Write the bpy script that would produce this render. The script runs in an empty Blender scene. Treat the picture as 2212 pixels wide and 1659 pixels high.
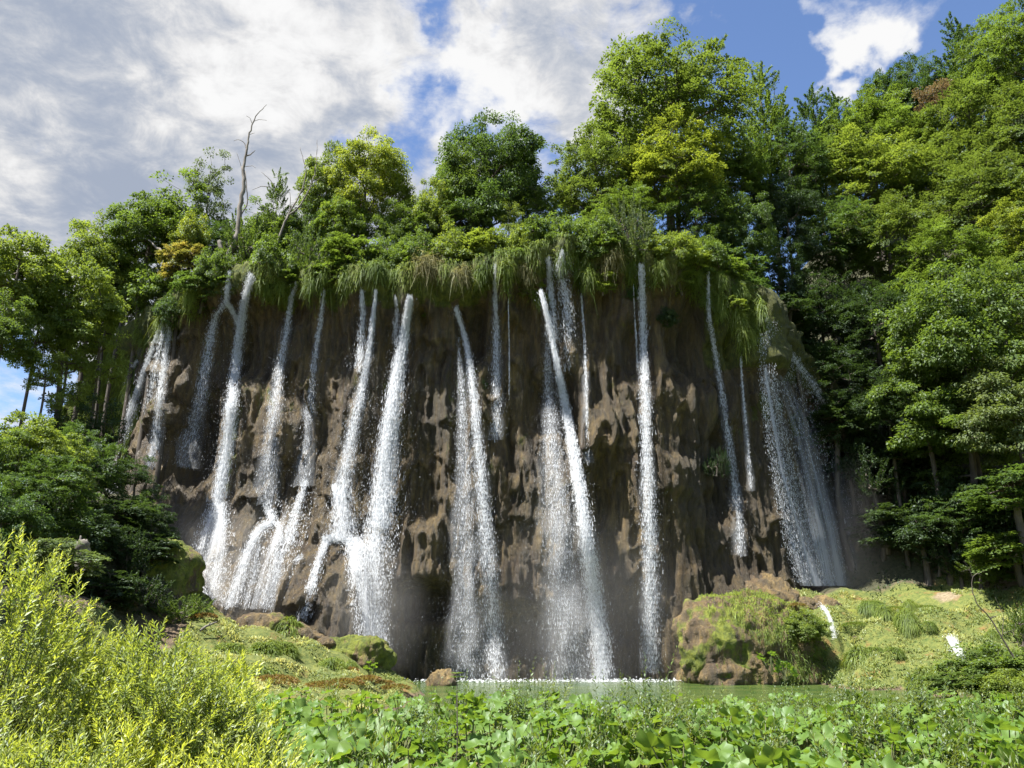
import bpy, math, random
import numpy as np
from mathutils import Vector
from mathutils.kdtree import KDTree

SC = bpy.context.scene
COL = SC.collection
R = math.radians

# ------------------------------------------------------------------ camera, sky, sun, exposure
PITCH = R(16.4)
CAMZ = 2.8
FPX = 1735.0            # focal length measured on a 2212 px wide print of the photograph
cam_d = bpy.data.cameras.new("camera")
cam = bpy.data.objects.new("camera", cam_d)
COL.objects.link(cam)
cam.location = (0, 0, CAMZ)
cam.rotation_euler = (R(90) + PITCH, 0, 0)
cam_d.sensor_width = 36.0
cam_d.lens = 36.0 * FPX / 2212.0
cam_d.clip_start = 0.1
cam_d.clip_end = 3000
SC.camera = cam

SUN = Vector((-0.42, -0.25, 0.90)).normalized()
EXPOSURE = 1.45
SKY_STRENGTH = 0.076
CLOUD_GAIN = 0.315
SUN_STRENGTH = 5.0

SC.render.engine = 'CYCLES'
cy = SC.cycles
cy.max_bounces = 6
cy.diffuse_bounces = 3
cy.glossy_bounces = 2
cy.transmission_bounces = 4
cy.transparent_max_bounces = 14
cy.volume_bounces = 0
cy.volume_step_rate = 4.0
cy.volume_max_steps = 48
cy.caustics_reflective = False
cy.caustics_refractive = False
cy.use_denoising = True
cy.use_adaptive_sampling = True
cy.adaptive_threshold = 0.015
cy.sample_clamp_indirect = 6.0
SC.view_settings.view_transform = 'Standard'
SC.view_settings.look = 'None'
SC.view_settings.gamma = 1.0
SC.view_settings.exposure = EXPOSURE
SC.view_settings.use_curve_mapping = False


def ray(x, y):
    """direction of the photograph's pixel (2212 x 1659 print)"""
    dx, dz = x - 1106.0, 829.5 - y
    c, s = math.cos(PITCH), math.sin(PITCH)
    return Vector((dx, FPX * c - dz * s, FPX * s + dz * c)).normalized()


def P(x, y, D):
    """the point of the place that stands D metres ahead in the direction of that pixel"""
    d = ray(x, y)
    t = D / d.y
    return Vector((d.x * t, D, CAMZ + d.z * t))


class NT:
    """small node-tree helper"""
    def __init__(self, tree):
        self.t = tree
        tree.nodes.clear()

    def n(self, kind, **kw):
        nd = self.t.nodes.new(kind)
        for k, v in kw.items():
            if k.startswith('i_'):
                key = k[2:]
                nd.inputs[int(key) if key.isdigit() else key.replace('_', ' ')].default_value = v
            else:
                setattr(nd, k, v)
        return nd

    def l(self, a, b):
        self.t.links.new(a, b)

    def math(self, op, a, b=None, clamp=False):
        nd = self.n('ShaderNodeMath', operation=op, use_clamp=clamp)
        for i, v in enumerate((a, b)):
            if v is None:
                continue
            if isinstance(v, (int, float)):
                nd.inputs[i].default_value = v
            else:
                self.l(v, nd.inputs[i])
        return nd.outputs[0]

    def rng(self, v, a, b, c=0.0, d=1.0, kind='SMOOTHSTEP'):
        nd = self.n('ShaderNodeMapRange', interpolation_type=kind)
        self.l(v, nd.inputs[0])
        for i, q in zip((1, 2, 3, 4), (a, b, c, d)):
            nd.inputs[i].default_value = q
        return nd.outputs[0]

    def noise(self, vec, scale, detail=5, rough=0.55, dist=0.0):
        nd = self.n('ShaderNodeTexNoise', i_Scale=scale, i_Detail=detail, i_Roughness=rough, i_Distortion=dist)
        if vec is not None:
            self.l(vec, nd.inputs['Vector'])
        return nd.outputs['Fac']

    def mix(self, f, a, b, blend='MIX'):
        nd = self.n('ShaderNodeMix', data_type='RGBA', blend_type=blend)
        for sock, v in ((nd.inputs[0], f), (nd.inputs[6], a), (nd.inputs[7], b)):
            if isinstance(v, (int, float)):
                sock.default_value = v
            elif isinstance(v, tuple):
                sock.default_value = (*v, 1.0) if len(v) == 3 else v
            else:
                self.l(v, sock)
        return nd.outputs[2]

    def scale(self, vec, s):
        nd = self.n('ShaderNodeMapping')
        nd.inputs['Scale'].default_value = s
        self.l(vec, nd.inputs['Vector'])
        return nd.outputs[0]


world = bpy.data.worlds.new("World")
SC.world = world
world.use_nodes = True
w = NT(world.node_tree)
sky = w.n('ShaderNodeTexSky', sky_type='NISHITA', sun_disc=False)
sky.sun_elevation = math.asin(SUN.z)
sky.sun_rotation = math.atan2(SUN.x, SUN.y)
sky.altitude = 500
sky.air_density = 1.0
sky.dust_density = 0.6
sky.ozone_density = 2.2
bg_sky = w.n('ShaderNodeBackground', i_Strength=SKY_STRENGTH)
tint = w.mix(1.0, sky.outputs[0], (0.93, 0.97, 1.08), 'MULTIPLY')
w.l(tint, bg_sky.inputs[0])
tc = w.n('ShaderNodeTexCoord')
gen = tc.outputs['Generated']
sep = w.n('ShaderNodeSeparateXYZ')
w.l(gen, sep.inputs[0])
den = w.math('ADD', w.math('MAXIMUM', sep.outputs[2], 0.0), 0.22)
cmb = w.n('ShaderNodeCombineXYZ')
w.l(w.math('DIVIDE', sep.outputs[0], den), cmb.inputs[0])
w.l(w.math('DIVIDE', sep.outputs[1], den), cmb.inputs[1])
flat = cmb.outputs[0]


def warped():
    acc = gen
    for sc_, amt in ((2.2, 0.16), (6.5, 0.085), (19.0, 0.042), (55.0, 0.018)):
        nz = w.n('ShaderNodeTexNoise', i_Scale=sc_, i_Detail=3.0, i_Roughness=0.6)
        w.l(gen, nz.inputs['Vector'])
        sb = w.n('ShaderNodeVectorMath', operation='SUBTRACT')
        w.l(nz.outputs['Color'], sb.inputs[0])
        sb.inputs[1].default_value = (0.5, 0.5, 0.5)
        sl = w.n('ShaderNodeVectorMath', operation='SCALE')
        w.l(sb.outputs[0], sl.inputs[0])
        sl.inputs['Scale'].default_value = amt * 2
        ad = w.n('ShaderNodeVectorMath', operation='ADD')
        w.l(acc, ad.inputs[0])
        w.l(sl.outputs[0], ad.inputs[1])
        acc = ad.outputs[0]
    nm = w.n('ShaderNodeVectorMath', operation='NORMALIZE')
    w.l(acc, nm.inputs[0])
    return nm.outputs[0]


wdir = warped()


def lobe(x, y, r_in, r_out, amt):
    """a round patch of sky about a direction: adds amt inside r_in degrees, nothing beyond r_out"""
    d = ray(x, y)
    nd = w.n('ShaderNodeVectorMath', operation='DOT_PRODUCT')
    w.l(wdir, nd.inputs[0])
    nd.inputs[1].default_value = d
    return w.math('MULTIPLY', w.rng(nd.outputs['Value'], math.cos(R(r_out)), math.cos(R(r_in))), amt)


def total(items):
    acc = items[0]
    for q in items[1:]:
        acc = w.math('ADD', acc, q)
    return acc


n1 = w.noise(flat, 2.6, 10, 0.60, 0.25)
n2 = w.noise(flat, 8.0, 8, 0.66, 0.35)
n3 = w.noise(flat, 22.0, 6, 0.68, 0.3)
cover = total([w.math('MULTIPLY', n1, 0.70), w.math('MULTIPLY', n2, 0.72), w.math('MULTIPLY', n3, 0.30), -0.08,
               lobe(350, 250, 10, 24, 0.42), lobe(700, 120, 4, 14, 0.26), lobe(1310, 120, 4, 9.0, 0.42), lobe(1240, 260, 2, 6, 0.15),
               lobe(1900, 60, 8, 21, -0.42), lobe(2900, 250, 10, 32, -0.30), lobe(1580, 30, 0.5, 5.5, -0.32),
               lobe(1640, 170, 1, 7, -0.35),
               lobe(935, 235, 0.4, 4.2, -0.27), lobe(955, 150, 0.2, 3.4, -0.20), lobe(920, 320, 0.5, 3.8, -0.20), lobe(890, 400, 0.5, 3.6, -0.24),
               lobe(1112, 10, 0.3, 3.0, -0.22), lobe(880, 75, 0.2, 3.0, -0.10),
               lobe(1895, 100, 0.2, 4.5, 0.24), lobe(1880, 150, 0.1, 3.0, 0.13), lobe(1790, 190, 0.2, 3.4, 0.36), lobe(1820, 50, 0.2, 5, 0.33),
               lobe(1710, 70, 0.2, 3.8, 0.40), lobe(1570, 5, 0.2, 3.6, 0.42), lobe(2120, 10, 0.5, 5.5, 0.44), lobe(1660, 0, 0.2, 3.5, 0.3),
               lobe(100, 830, 1, 4, -0.12), lobe(60, 780, 1, 4, -0.1)])
alpha = w.rng(cover, 0.66, 1.06)
m1 = w.noise(w.scale(flat, (1.0, 1.6, 1)), 3.2, 9, 0.58, 0.35)
m2 = w.noise(flat, 11.0, 8, 0.66, 0.4)
dark = total([w.math('MULTIPLY', m1, 1.65), w.math('MULTIPLY', m2, 1.75), -0.64,
              lobe(230, 230, 5, 20, 0.26), lobe(260, 160, 2, 8, 0.16), lobe(60, 60, 2, 10, -0.1), lobe(450, 330, 2, 7, -0.12), lobe(330, 560, 3, 9, 0.06), lobe(60, 560, 2, 9, -0.18), lobe(250, 420, 1, 5, 0.18),
              lobe(640, 50, 1, 7, -0.34), lobe(420, 60, 1, 6, -0.14), lobe(470, 190, 1, 4, -0.2), lobe(700, 170, 1, 4.5, -0.26),
              lobe(1020, 110, 1, 7, -0.30), lobe(1040, 220, 1, 6, -0.26), lobe(1330, 120, 2, 9, 0.10), lobe(800, 60, 1, 5, 0.10),
              lobe(1900, 100, 3, 8, -0.45), lobe(1700, 40, 3, 10, -0.3), lobe(120, 820, 3, 9, -0.3)])
shade = w.rng(dark, 0.60, 1.66)
ramp = w.n('ShaderNodeValToRGB')
w.l(shade, ramp.inputs[0])
e = ramp.color_ramp.elements
e[0].position, e[0].color = 0.0, (1.12, 1.12, 1.12, 1)
e[1].position, e[1].color = 1.0, (0.45, 0.515, 0.645, 1)
for pos, c in ((0.25, (0.95, 0.95, 0.96, 1)), (0.52, (0.74, 0.765, 0.82, 1)), (0.8, (0.56, 0.61, 0.71, 1))):
    q = e.new(pos)
    q.color = c
bg_cloud = w.n('ShaderNodeBackground', i_Strength=CLOUD_GAIN)
w.l(ramp.outputs[0], bg_cloud.inputs[0])
mixw = w.n('ShaderNodeMixShader')
w.l(alpha, mixw.inputs[0])
w.l(bg_sky.outputs[0], mixw.inputs[1])
w.l(bg_cloud.outputs[0], mixw.inputs[2])
outw = w.n('ShaderNodeOutputWorld')
w.l(mixw.outputs[0], outw.inputs[0])
world.cycles.sampling_method = 'MANUAL'
world.cycles.sample_map_resolution = 512

sun_d = bpy.data.lights.new("sun", 'SUN')
sun_d.energy = SUN_STRENGTH
sun_d.angle = R(0.53)
sun_d.color = (1.0, 0.965, 0.90)
sun_o = bpy.data.objects.new("sun", sun_d)
COL.objects.link(sun_o)
sun_o.rotation_euler = SUN.to_track_quat('Z', 'Y').to_euler()

# ------------------------------------------------------------------ numpy noise
def _hash(ix, iy, iz, seed):
    h = (ix.astype(np.int64) * 374761393 + iy.astype(np.int64) * 668265263 + iz.astype(np.int64) * 2147483647 + seed * 1274126177) & 0xffffffff
    h = ((h ^ (h >> 13)) * 1274126177) & 0xffffffff
    h = ((h ^ (h >> 16)) * 2246822519) & 0xffffffff
    return ((h ^ (h >> 15)) & 0xffffff) / float(0xffffff)


def vnoise(x, y, z=0.0, seed=0):
    x, y, z = np.broadcast_arrays(np.asarray(x, float), np.asarray(y, float), np.asarray(z, float))
    ix, iy, iz = np.floor(x), np.floor(y), np.floor(z)
    fx, fy, fz = x - ix, y - iy, z - iz
    fx, fy, fz = [f * f * f * (f * (f * 6 - 15) + 10) for f in (fx, fy, fz)]
    r = 0
    for a in (0, 1):
        for b in (0, 1):
            for c in (0, 1):
                r = r + _hash(ix + a, iy + b, iz + c, seed) * (fx if a else 1 - fx) * (fy if b else 1 - fy) * (fz if c else 1 - fz)
    return r * 2 - 1


def fbm(x, y, z=0.0, oct=4, seed=0, gain=0.5, lac=2.03):
    r, a, f, t = 0, 1.0, 1.0, 0
    for o in range(oct):
        r = r + a * vnoise(np.asarray(x) * f, np.asarray(y) * f, np.asarray(z) * f, seed + o * 17)
        t += a
        a *= gain
        f *= lac
    return r / t


def ridged(x, y, z=0.0, oct=4, seed=0, gain=0.55):
    r, a, f, t = 0, 1.0, 1.0, 0
    for o in range(oct):
        r = r + a * (1 - 2 * np.abs(vnoise(np.asarray(x) * f, np.asarray(y) * f, np.asarray(z) * f, seed + o * 31)))
        t += a
        a *= gain
        f *= 2.1
    return r / t


def sstep(a, b, v):
    t = np.clip((np.asarray(v, float) - a) / (b - a), 0, 1)
    return t * t * (3 - 2 * t)


# ------------------------------------------------------------------ mesh helpers
def make_mesh(name, V, faces, mats, cols=None, uvs=None, smooth=False, midx=None):
    """V (N,3); faces: (M,k) array or list of such arrays; cols (N,4) point colours named Col; uvs (N,2) point values"""
    me = bpy.data.meshes.new(name)
    V = np.asarray(V, np.float32)
    if not isinstance(faces, (list, tuple)):
        faces = [faces]
    faces = [np.asarray(f, np.int32) for f in faces if len(f)]
    loops = np.concatenate([f.ravel() for f in faces])
    sizes = np.concatenate([np.full(len(f), f.shape[1], np.int32) for f in faces])
    starts = np.concatenate(([0], np.cumsum(sizes)[:-1])).astype(np.int32)
    me.vertices.add(len(V))
    me.vertices.foreach_set('co', V.ravel())
    me.loops.add(len(loops))
    me.loops.foreach_set('vertex_index', loops)
    me.polygons.add(len(sizes))
    me.polygons.foreach_set('loop_start', starts)
    if midx is not None:
        me.polygons.foreach_set('material_index', np.asarray(midx, np.int32))
    if smooth:
        me.polygons.foreach_set('use_smooth', np.ones(len(sizes), bool))
    if cols is not None:
        at = me.color_attributes.new('Col', 'FLOAT_COLOR', 'POINT')
        c = np.ones((len(V), 4), np.float32)
        c[:, :np.asarray(cols).shape[1]] = cols
        at.data.foreach_set('color', c.ravel())
    if uvs is not None:
        uv = me.uv_layers.new(name='UVMap')
        uv.data.foreach_set('uv', np.asarray(uvs, np.float32)[loops].ravel())
    for m in (mats if isinstance(mats, (list, tuple)) else [mats]):
        me.materials.append(m)
    me.update(calc_edges=True)
    me.validate()
    return me


def link(name, me, parent=None, loc=None, kind=None):
    o = bpy.data.objects.new(name, me)
    COL.objects.link(o)
    if parent is not None:
        o.parent = parent
    if loc is not None:
        o.location = loc
    if kind:
        o['kind'] = kind
    return o


def tag(o, label, cat, group=None, kind=None):
    o['label'] = label
    if cat:
        o['category'] = cat
    if group:
        o['group'] = group
    if kind:
        o['kind'] = kind
    return o


def thing(name, label, cat, loc, group=None, rz=0.0, scale=1.0):
    o = bpy.data.objects.new(name, None)
    o.empty_display_size = 0.3
    COL.objects.link(o)
    o.location = loc
    o.rotation_euler = (0, 0, rz)
    o.scale = (scale, scale, scale) if not isinstance(scale, (tuple, list)) else scale
    return tag(o, label, cat, group)


def struct(name, me, label=None):
    o = link(name, me, kind='structure')
    if label:
        o['label'] = label
    return o


class Acc:
    """collects vertex/face blocks into one mesh"""
    def __init__(self):
        self.V, self.F, self.C, self.U, self.n = [], [], [], [], 0

    def add(self, V, F, C=None, U=None):
        V = np.asarray(V, float)
        self.V.append(V)
        for f in (F if isinstance(F, (list, tuple)) else [F]):
            self.F.append(np.asarray(f) + self.n)
        if C is not None:
            C = np.asarray(C, float)
            if C.ndim == 1:
                C = np.tile(C, (len(V), 1))
            self.C.append(C)
        if U is not None:
            self.U.append(U)
        self.n += len(V)

    def mesh(self, name, mats, smooth=False):
        q = {}
        for f in self.F:
            q.setdefault(f.shape[1], []).append(f)
        F = [np.concatenate(v) for v in q.values()]
        return make_mesh(name, np.concatenate(self.V), F, mats,
                         np.concatenate(self.C) if self.C else None,
                         np.concatenate(self.U) if self.U else None, smooth)


def tube(pts, rad, sides=6, cap=True):
    pts = np.asarray(pts, float)
    rad = np.broadcast_to(np.asarray(rad, float), (len(pts),))
    T = np.gradient(pts, axis=0)
    T /= np.linalg.norm(T, axis=1, keepdims=True) + 1e-9
    ref = np.array([0.31, 0.9, 0.12]) if abs(T[0][2]) > 0.8 else np.array([0, 0, 1.0])
    A = np.cross(T, ref)
    A /= np.linalg.norm(A, axis=1, keepdims=True) + 1e-9
    B = np.cross(T, A)
    th = np.linspace(0, 2 * np.pi, sides, endpoint=False)
    V = pts[:, None] + rad[:, None, None] * (A[:, None] * np.cos(th)[None, :, None] + B[:, None] * np.sin(th)[None, :, None])
    V = V.reshape(-1, 3)
    i = np.arange(len(pts) - 1)[:, None] * sides
    j = np.arange(sides)[None]
    F = np.stack([i + j, i + (j + 1) % sides, i + sides + (j + 1) % sides, i + sides + j], -1).reshape(-1, 4)
    if cap:
        V = np.vstack([V, pts[-1:] + T[-1:] * rad[-1] * 0.6])
        k = (len(pts) - 1) * sides
        C = np.stack([k + np.arange(sides), k + (np.arange(sides) + 1) % sides, np.full(sides, len(V) - 1)], -1)
        return V, [F, C]
    return V, [F]


def unit(v):
    return v / (np.linalg.norm(v, axis=-1, keepdims=True) + 1e-9)


def kites(Pt, d, n, L, W, rs, fold=0.12, col=None, pos=0.42):
    """leaves: one bent kite each (4 verts, 1 quad)"""
    d, n = unit(d), unit(n)
    s = unit(np.cross(d, n))
    n = np.cross(s, d)
    L = np.asarray(L)[:, None]
    W = np.asarray(W)[:, None]
    mid = Pt + d * L * pos
    V = np.stack([Pt, mid + s * W * .5 + n * W * fold, Pt + d * L - n * L * 0.12, mid - s * W * .5 + n * W * fold], 1).reshape(-1, 3)
    F = np.arange(len(Pt) * 4).reshape(-1, 4)
    C = None if col is None else np.repeat(col, 4, 0)
    return V, F, C


def blades(Pt, d, L, W, droop, rs, segs=3, col=None):
    """grass blades as narrow bent ribbons"""
    N = len(Pt)
    d = unit(d)
    side = unit(np.cross(d, unit(rs.normal(size=(N, 3)))))
    L = np.broadcast_to(L, (N,))[:, None]
    W = np.broadcast_to(W, (N,))[:, None]
    droop = np.broadcast_to(droop, (N,))[:, None]
    rows = []
    for k in range(segs + 1):
        t = k / segs
        c = Pt + d * L * t * (1 - 0.25 * t) + np.array([0, 0, -1.0]) * droop * L * t * t
        wv = W * (1 - t) ** 0.7 * 0.5 + W * 0.06
        rows.append(c - side * wv)
        rows.append(c + side * wv)
    V = np.stack(rows, 1).reshape(-1, 3)
    m = 2 * (segs + 1)
    F = []
    base = np.arange(N)[:, None] * m
    for k in range(segs):
        F.append(base + np.array([2 * k, 2 * k + 1, 2 * k + 3, 2 * k + 2])[None])
    F = np.concatenate(F)
    C = None if col is None else np.repeat(col, m, 0)
    return V, F, C


# ------------------------------------------------------------------ materials
def new_mat(name):
    m = bpy.data.materials.new(name)
    m.use_nodes = True
    return m, NT(m.node_tree)


def muted(c, k=0.03):
    g = 0.3 * c[0] + 0.6 * c[1] + 0.1 * c[2]
    return tuple(v * (1 - k) + g * k for v in c)


def leaf_mat(name, base, back, trans=0.42, rough=0.55, gloss=0.025, patch=2.2, patch_amt=0.22, yellow=(0.20, 0.22, 0.02), yamt=0.25, per=0.25):
    """leaf: diffuse + translucent + a little gloss; hue varies by leaf (Col), by patch and by plant"""
    base, back, yellow = muted((base[0] * 1.06, base[1], base[2])), muted((back[0] * 1.06, back[1] * 0.96, back[2])), muted(yellow, 0.03)
    m, t = new_mat(name)
    at = t.n('ShaderNodeAttribute', attribute_name='Col')
    sc = t.n('ShaderNodeSeparateColor')
    t.l(at.outputs['Color'], sc.inputs[0])
    oi = t.n('ShaderNodeObjectInfo')
    tcn = t.n('ShaderNodeTexCoord')
    geo = t.n('ShaderNodeNewGeometry')
    nz = t.noise(geo.outputs['Position'], patch * 0.4, 3, 0.6)
    yel = t.math('ADD', t.math('MULTIPLY', sc.outputs[1], yamt), t.math('MULTIPLY', t.rng(nz, 0.45, 0.72), patch_amt), True)
    yel = t.math('ADD', yel, t.math('MULTIPLY', t.math('SUBTRACT', oi.outputs['Random'], 0.5), per), True)
    c1 = t.mix(yel, base, yellow)
    bright = t.math('ADD', t.math('MULTIPLY', sc.outputs[0], 0.75), 0.62)
    vm = t.n('ShaderNodeVectorMath', operation='SCALE')
    t.l(c1, vm.inputs[0])
    t.l(bright, vm.inputs['Scale'])
    hs = t.n('ShaderNodeMix', data_type='RGBA', blend_type='MULTIPLY')
    hs.inputs[0].default_value = 1.0
    t.l(vm.outputs[0], hs.inputs[6])
    hs.inputs[7].default_value = (*[b / max(1e-4, a) for a, b in zip(base, back)], 1)
    dif = t.n('ShaderNodeBsdfDiffuse')
    t.l(vm.outputs[0], dif.inputs[0])
    tr = t.n('ShaderNodeBsdfTranslucent')
    t.l(hs.outputs[2], tr.inputs[0])
    mx = t.n('ShaderNodeMixShader', i_0=trans)
    t.l(dif.outputs[0], mx.inputs[1])
    t.l(tr.outputs[0], mx.inputs[2])
    gl = t.n('ShaderNodeBsdfGlossy', i_Roughness=rough)
    gl.inputs[0].default_value = (0.9, 0.95, 1, 1)
    mg = t.n('ShaderNodeMixShader', i_0=gloss)
    t.l(mx.outputs[0], mg.inputs[1])
    t.l(gl.outputs[0], mg.inputs[2])
    o = t.n('ShaderNodeOutputMaterial')
    t.l(mg.outputs[0], o.inputs[0])
    return m


def solid_mat(name, c1, c2, scale=6, rough=0.8, bump=0.4, stretch=(1, 1, 1), dist=0.02):
    m, t = new_mat(name)
    tcn = t.n('ShaderNodeTexCoord')
    v = t.scale(tcn.outputs['Object'], stretch)
    nz = t.noise(v, scale, 6, 0.65)
    c = t.mix(t.rng(nz, 0.3, 0.7), c1, c2)
    p = t.n('ShaderNodeBsdfPrincipled', i_Roughness=rough)
    t.l(c, p.inputs['Base Color'])
    b = t.n('ShaderNodeBump', i_Strength=bump, i_Distance=dist)
    t.l(t.noise(v, scale * 3, 5, 0.7), b.inputs['Height'])
    t.l(b.outputs[0], p.inputs['Normal'])
    o = t.n('ShaderNodeOutputMaterial')
    t.l(p.outputs[0], o.inputs[0])
    return m


M_LEAF = {
    'maple': leaf_mat('leaf_maple', (0.080, 0.135, 0.024), (0.150, 0.250, 0.020), trans=0.5, yellow=(0.15, 0.22, 0.025)),
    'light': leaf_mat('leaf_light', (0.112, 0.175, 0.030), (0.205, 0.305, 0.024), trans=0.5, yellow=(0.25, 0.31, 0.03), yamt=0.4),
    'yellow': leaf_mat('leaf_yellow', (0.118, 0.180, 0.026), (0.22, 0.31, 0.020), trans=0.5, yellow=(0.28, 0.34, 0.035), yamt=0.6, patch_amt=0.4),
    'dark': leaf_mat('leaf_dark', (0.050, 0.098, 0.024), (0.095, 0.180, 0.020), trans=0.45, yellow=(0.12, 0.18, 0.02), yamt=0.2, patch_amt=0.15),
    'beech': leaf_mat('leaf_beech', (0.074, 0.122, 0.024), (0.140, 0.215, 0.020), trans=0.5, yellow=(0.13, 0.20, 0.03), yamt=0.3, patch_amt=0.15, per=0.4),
    'deep': leaf_mat('leaf_deep_shade', (0.030, 0.060, 0.018), (0.050, 0.100, 0.015), yellow=(0.08, 0.12, 0.02), yamt=0.2, patch_amt=0.1),  # darker leaf copy: the slopes' shade is put into its colour
    'grey': leaf_mat('leaf_grey', (0.105, 0.150, 0.060), (0.15, 0.23, 0.04), yamt=0.1, gloss=0.02),
    'brown': leaf_mat('leaf_brown', (0.160, 0.120, 0.060), (0.20, 0.15, 0.05), yamt=0.0, patch_amt=0.0, per=0.0),
    'gold': leaf_mat('leaf_gold', (0.13, 0.17, 0.03), (0.23, 0.28, 0.03), yellow=(0.34, 0.27, 0.06), yamt=0.5, patch_amt=0.4),
}
M_WILLOW = leaf_mat('leaf_willow', (0.145, 0.215, 0.045), (0.26, 0.38, 0.030), trans=0.5, yellow=(0.52, 0.56, 0.08), yamt=0.8, patch=1.2, patch_amt=0.25, gloss=0.05)
M_WEED = leaf_mat('leaf_weed', (0.075, 0.140, 0.034), (0.13, 0.22, 0.018), yellow=(0.30, 0.34, 0.05), yamt=0.4, gloss=0.05)
M_BUTTER = leaf_mat('leaf_butterbur', (0.090, 0.180, 0.032), (0.17, 0.32, 0.020), trans=0.42, yellow=(0.20, 0.28, 0.04), yamt=0.45, gloss=0.022, rough=0.5, per=0.2)
M_GRASS = leaf_mat('grass_hanging', (0.100, 0.165, 0.025), (0.18, 0.28, 0.020), yellow=(0.24, 0.29, 0.045), yamt=0.7, gloss=0.02)
M_STRAW = leaf_mat('grass_straw', (0.15, 0.165, 0.045), (0.22, 0.24, 0.045), yellow=(0.27, 0.24, 0.11), yamt=0.9, gloss=0.02)
M_MEADOW = leaf_mat('grass_meadow', (0.140, 0.200, 0.055), (0.21, 0.28, 0.05), yellow=(0.38, 0.38, 0.13), yamt=0.55, patch=1.6, patch_amt=0.6, gloss=0.03)
M_RUST = leaf_mat('moss_rust', (0.19, 0.095, 0.025), (0.24, 0.12, 0.025), yellow=(0.24, 0.22, 0.04), yamt=0.9, gloss=0.02)
M_BARK = solid_mat('bark', (0.045, 0.036, 0.028), (0.12, 0.10, 0.08), 4, 0.9, 0.6, (1, 1, 0.25))
M_BARK_GREY = solid_mat('bark_grey', (0.09, 0.078, 0.066), (0.24, 0.215, 0.185), 3, 0.9, 0.6, (1, 1, 0.3))
M_STEM = solid_mat('stem', (0.07, 0.10, 0.03), (0.13, 0.12, 0.05), 5, 0.7, 0.1)
M_BUD = solid_mat('bud', (0.25, 0.10, 0.05), (0.35, 0.22, 0.08), 5, 0.7, 0.1)


def rock_mat(name='tufa', gain=1.0, alg=1.0):
    """damp tufa: ochre to brown, grey-black algae, moss where Col.r asks for it, dampness and painted recess shade where Col.g asks"""
    m, t = new_mat(name)
    at = t.n('ShaderNodeAttribute', attribute_name='Col')
    sc = t.n('ShaderNodeSeparateColor')
    t.l(at.outputs['Color'], sc.inputs[0])
    geo = t.n('ShaderNodeNewGeometry')
    pos = geo.outputs['Position']
    vert = t.scale(pos, (1.0, 1.0, 0.3))
    a = t.noise(vert, 0.55, 6, 0.6, 0.4)
    b = t.noise(t.scale(pos, (1.25, 1.25, 0.42)), 1.7, 8, 0.70, 0.3)
    c = t.noise(vert, 4.0, 6, 0.7)
    d = t.noise(pos, 0.23, 3, 0.5)
    r = t.n('ShaderNodeValToRGB')
    t.l(t.math('ADD', t.math('MULTIPLY', a, 0.45), t.math('MULTIPLY', b, 0.55)), r.inputs[0])
    e = r.color_ramp.elements
    e[0].position, e[0].color = 0.30, (0.034, 0.024, 0.014, 1)
    e[1].position, e[1].color = 0.70, (0.34, 0.245, 0.100, 1)
    for pz, cc in ((0.41, (0.100, 0.064, 0.032, 1)), (0.50, (0.180, 0.122, 0.048, 1)), (0.58, (0.245, 0.170, 0.064, 1))):
        q = e.new(pz)
        q.color = cc
    col = r.outputs[0]
    algae = t.rng(t.math('ADD', t.math('MULTIPLY', d, 0.6), t.math('MULTIPLY', c, 0.4)), 0.47, 0.62)
    strk = t.noise(t.scale(pos, (1.0, 1.0, 0.12)), 3.2, 7, 0.72, 0.2)
    col = t.mix(t.rng(strk, 0.60, 0.42, 0.0, 0.7), col, (0.045, 0.036, 0.025))
    col = t.mix(t.math('MULTIPLY', algae, 0.38 * alg), col, (0.055, 0.056, 0.034))
    col = t.mix(t.rng(t.noise(pos, 9.0, 5, 0.75), 0.58, 0.70, 0.0, 0.6), col, (0.38, 0.29, 0.15))
    col = t.mix(t.math('MULTIPLY', t.rng(b, 0.60, 0.72), 0.5), col, (0.34, 0.27, 0.17))
    mossn = t.noise(pos, 3.2, 6, 0.7)
    mc = t.mix(t.rng(mossn, 0.35, 0.65), (0.060, 0.082, 0.012), (0.165, 0.185, 0.022))
    mf = t.rng(t.math('ADD', sc.outputs[0], t.math('MULTIPLY', t.math('SUBTRACT', b, 0.5), 1.1)), 0.42, 0.58)
    col = t.mix(mf, col, mc)
    wet_shade = t.math('MULTIPLY', sc.outputs[1], 0.5)
    col = t.mix(wet_shade, col, (0.052, 0.040, 0.026))
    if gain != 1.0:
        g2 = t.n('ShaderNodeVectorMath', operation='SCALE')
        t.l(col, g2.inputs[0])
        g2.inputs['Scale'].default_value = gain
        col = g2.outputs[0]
    p = t.n('ShaderNodeBsdfPrincipled')
    t.l(col, p.inputs['Base Color'])
    t.l(t.rng(t.math('ADD', c, mf), 0.3, 0.9, 0.42, 0.85), p.inputs['Roughness'])
    bp = t.n('ShaderNodeBump', i_Strength=1.0, i_Distance=0.22)
    t.l(t.math('ADD', t.math('ADD', t.noise(vert, 5.5, 8, 0.76), t.math('MULTIPLY', t.noise(pos, 12, 6, 0.75), 0.5)), t.math('MULTIPLY', t.noise(t.scale(pos, (1, 1, 0.16)), 9.0, 4, 0.6), 0.5)), bp.inputs['Height'])
    t.l(bp.outputs[0], p.inputs['Normal'])
    o = t.n('ShaderNodeOutputMaterial')
    t.l(p.outputs[0], o.inputs[0])
    return m


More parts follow.
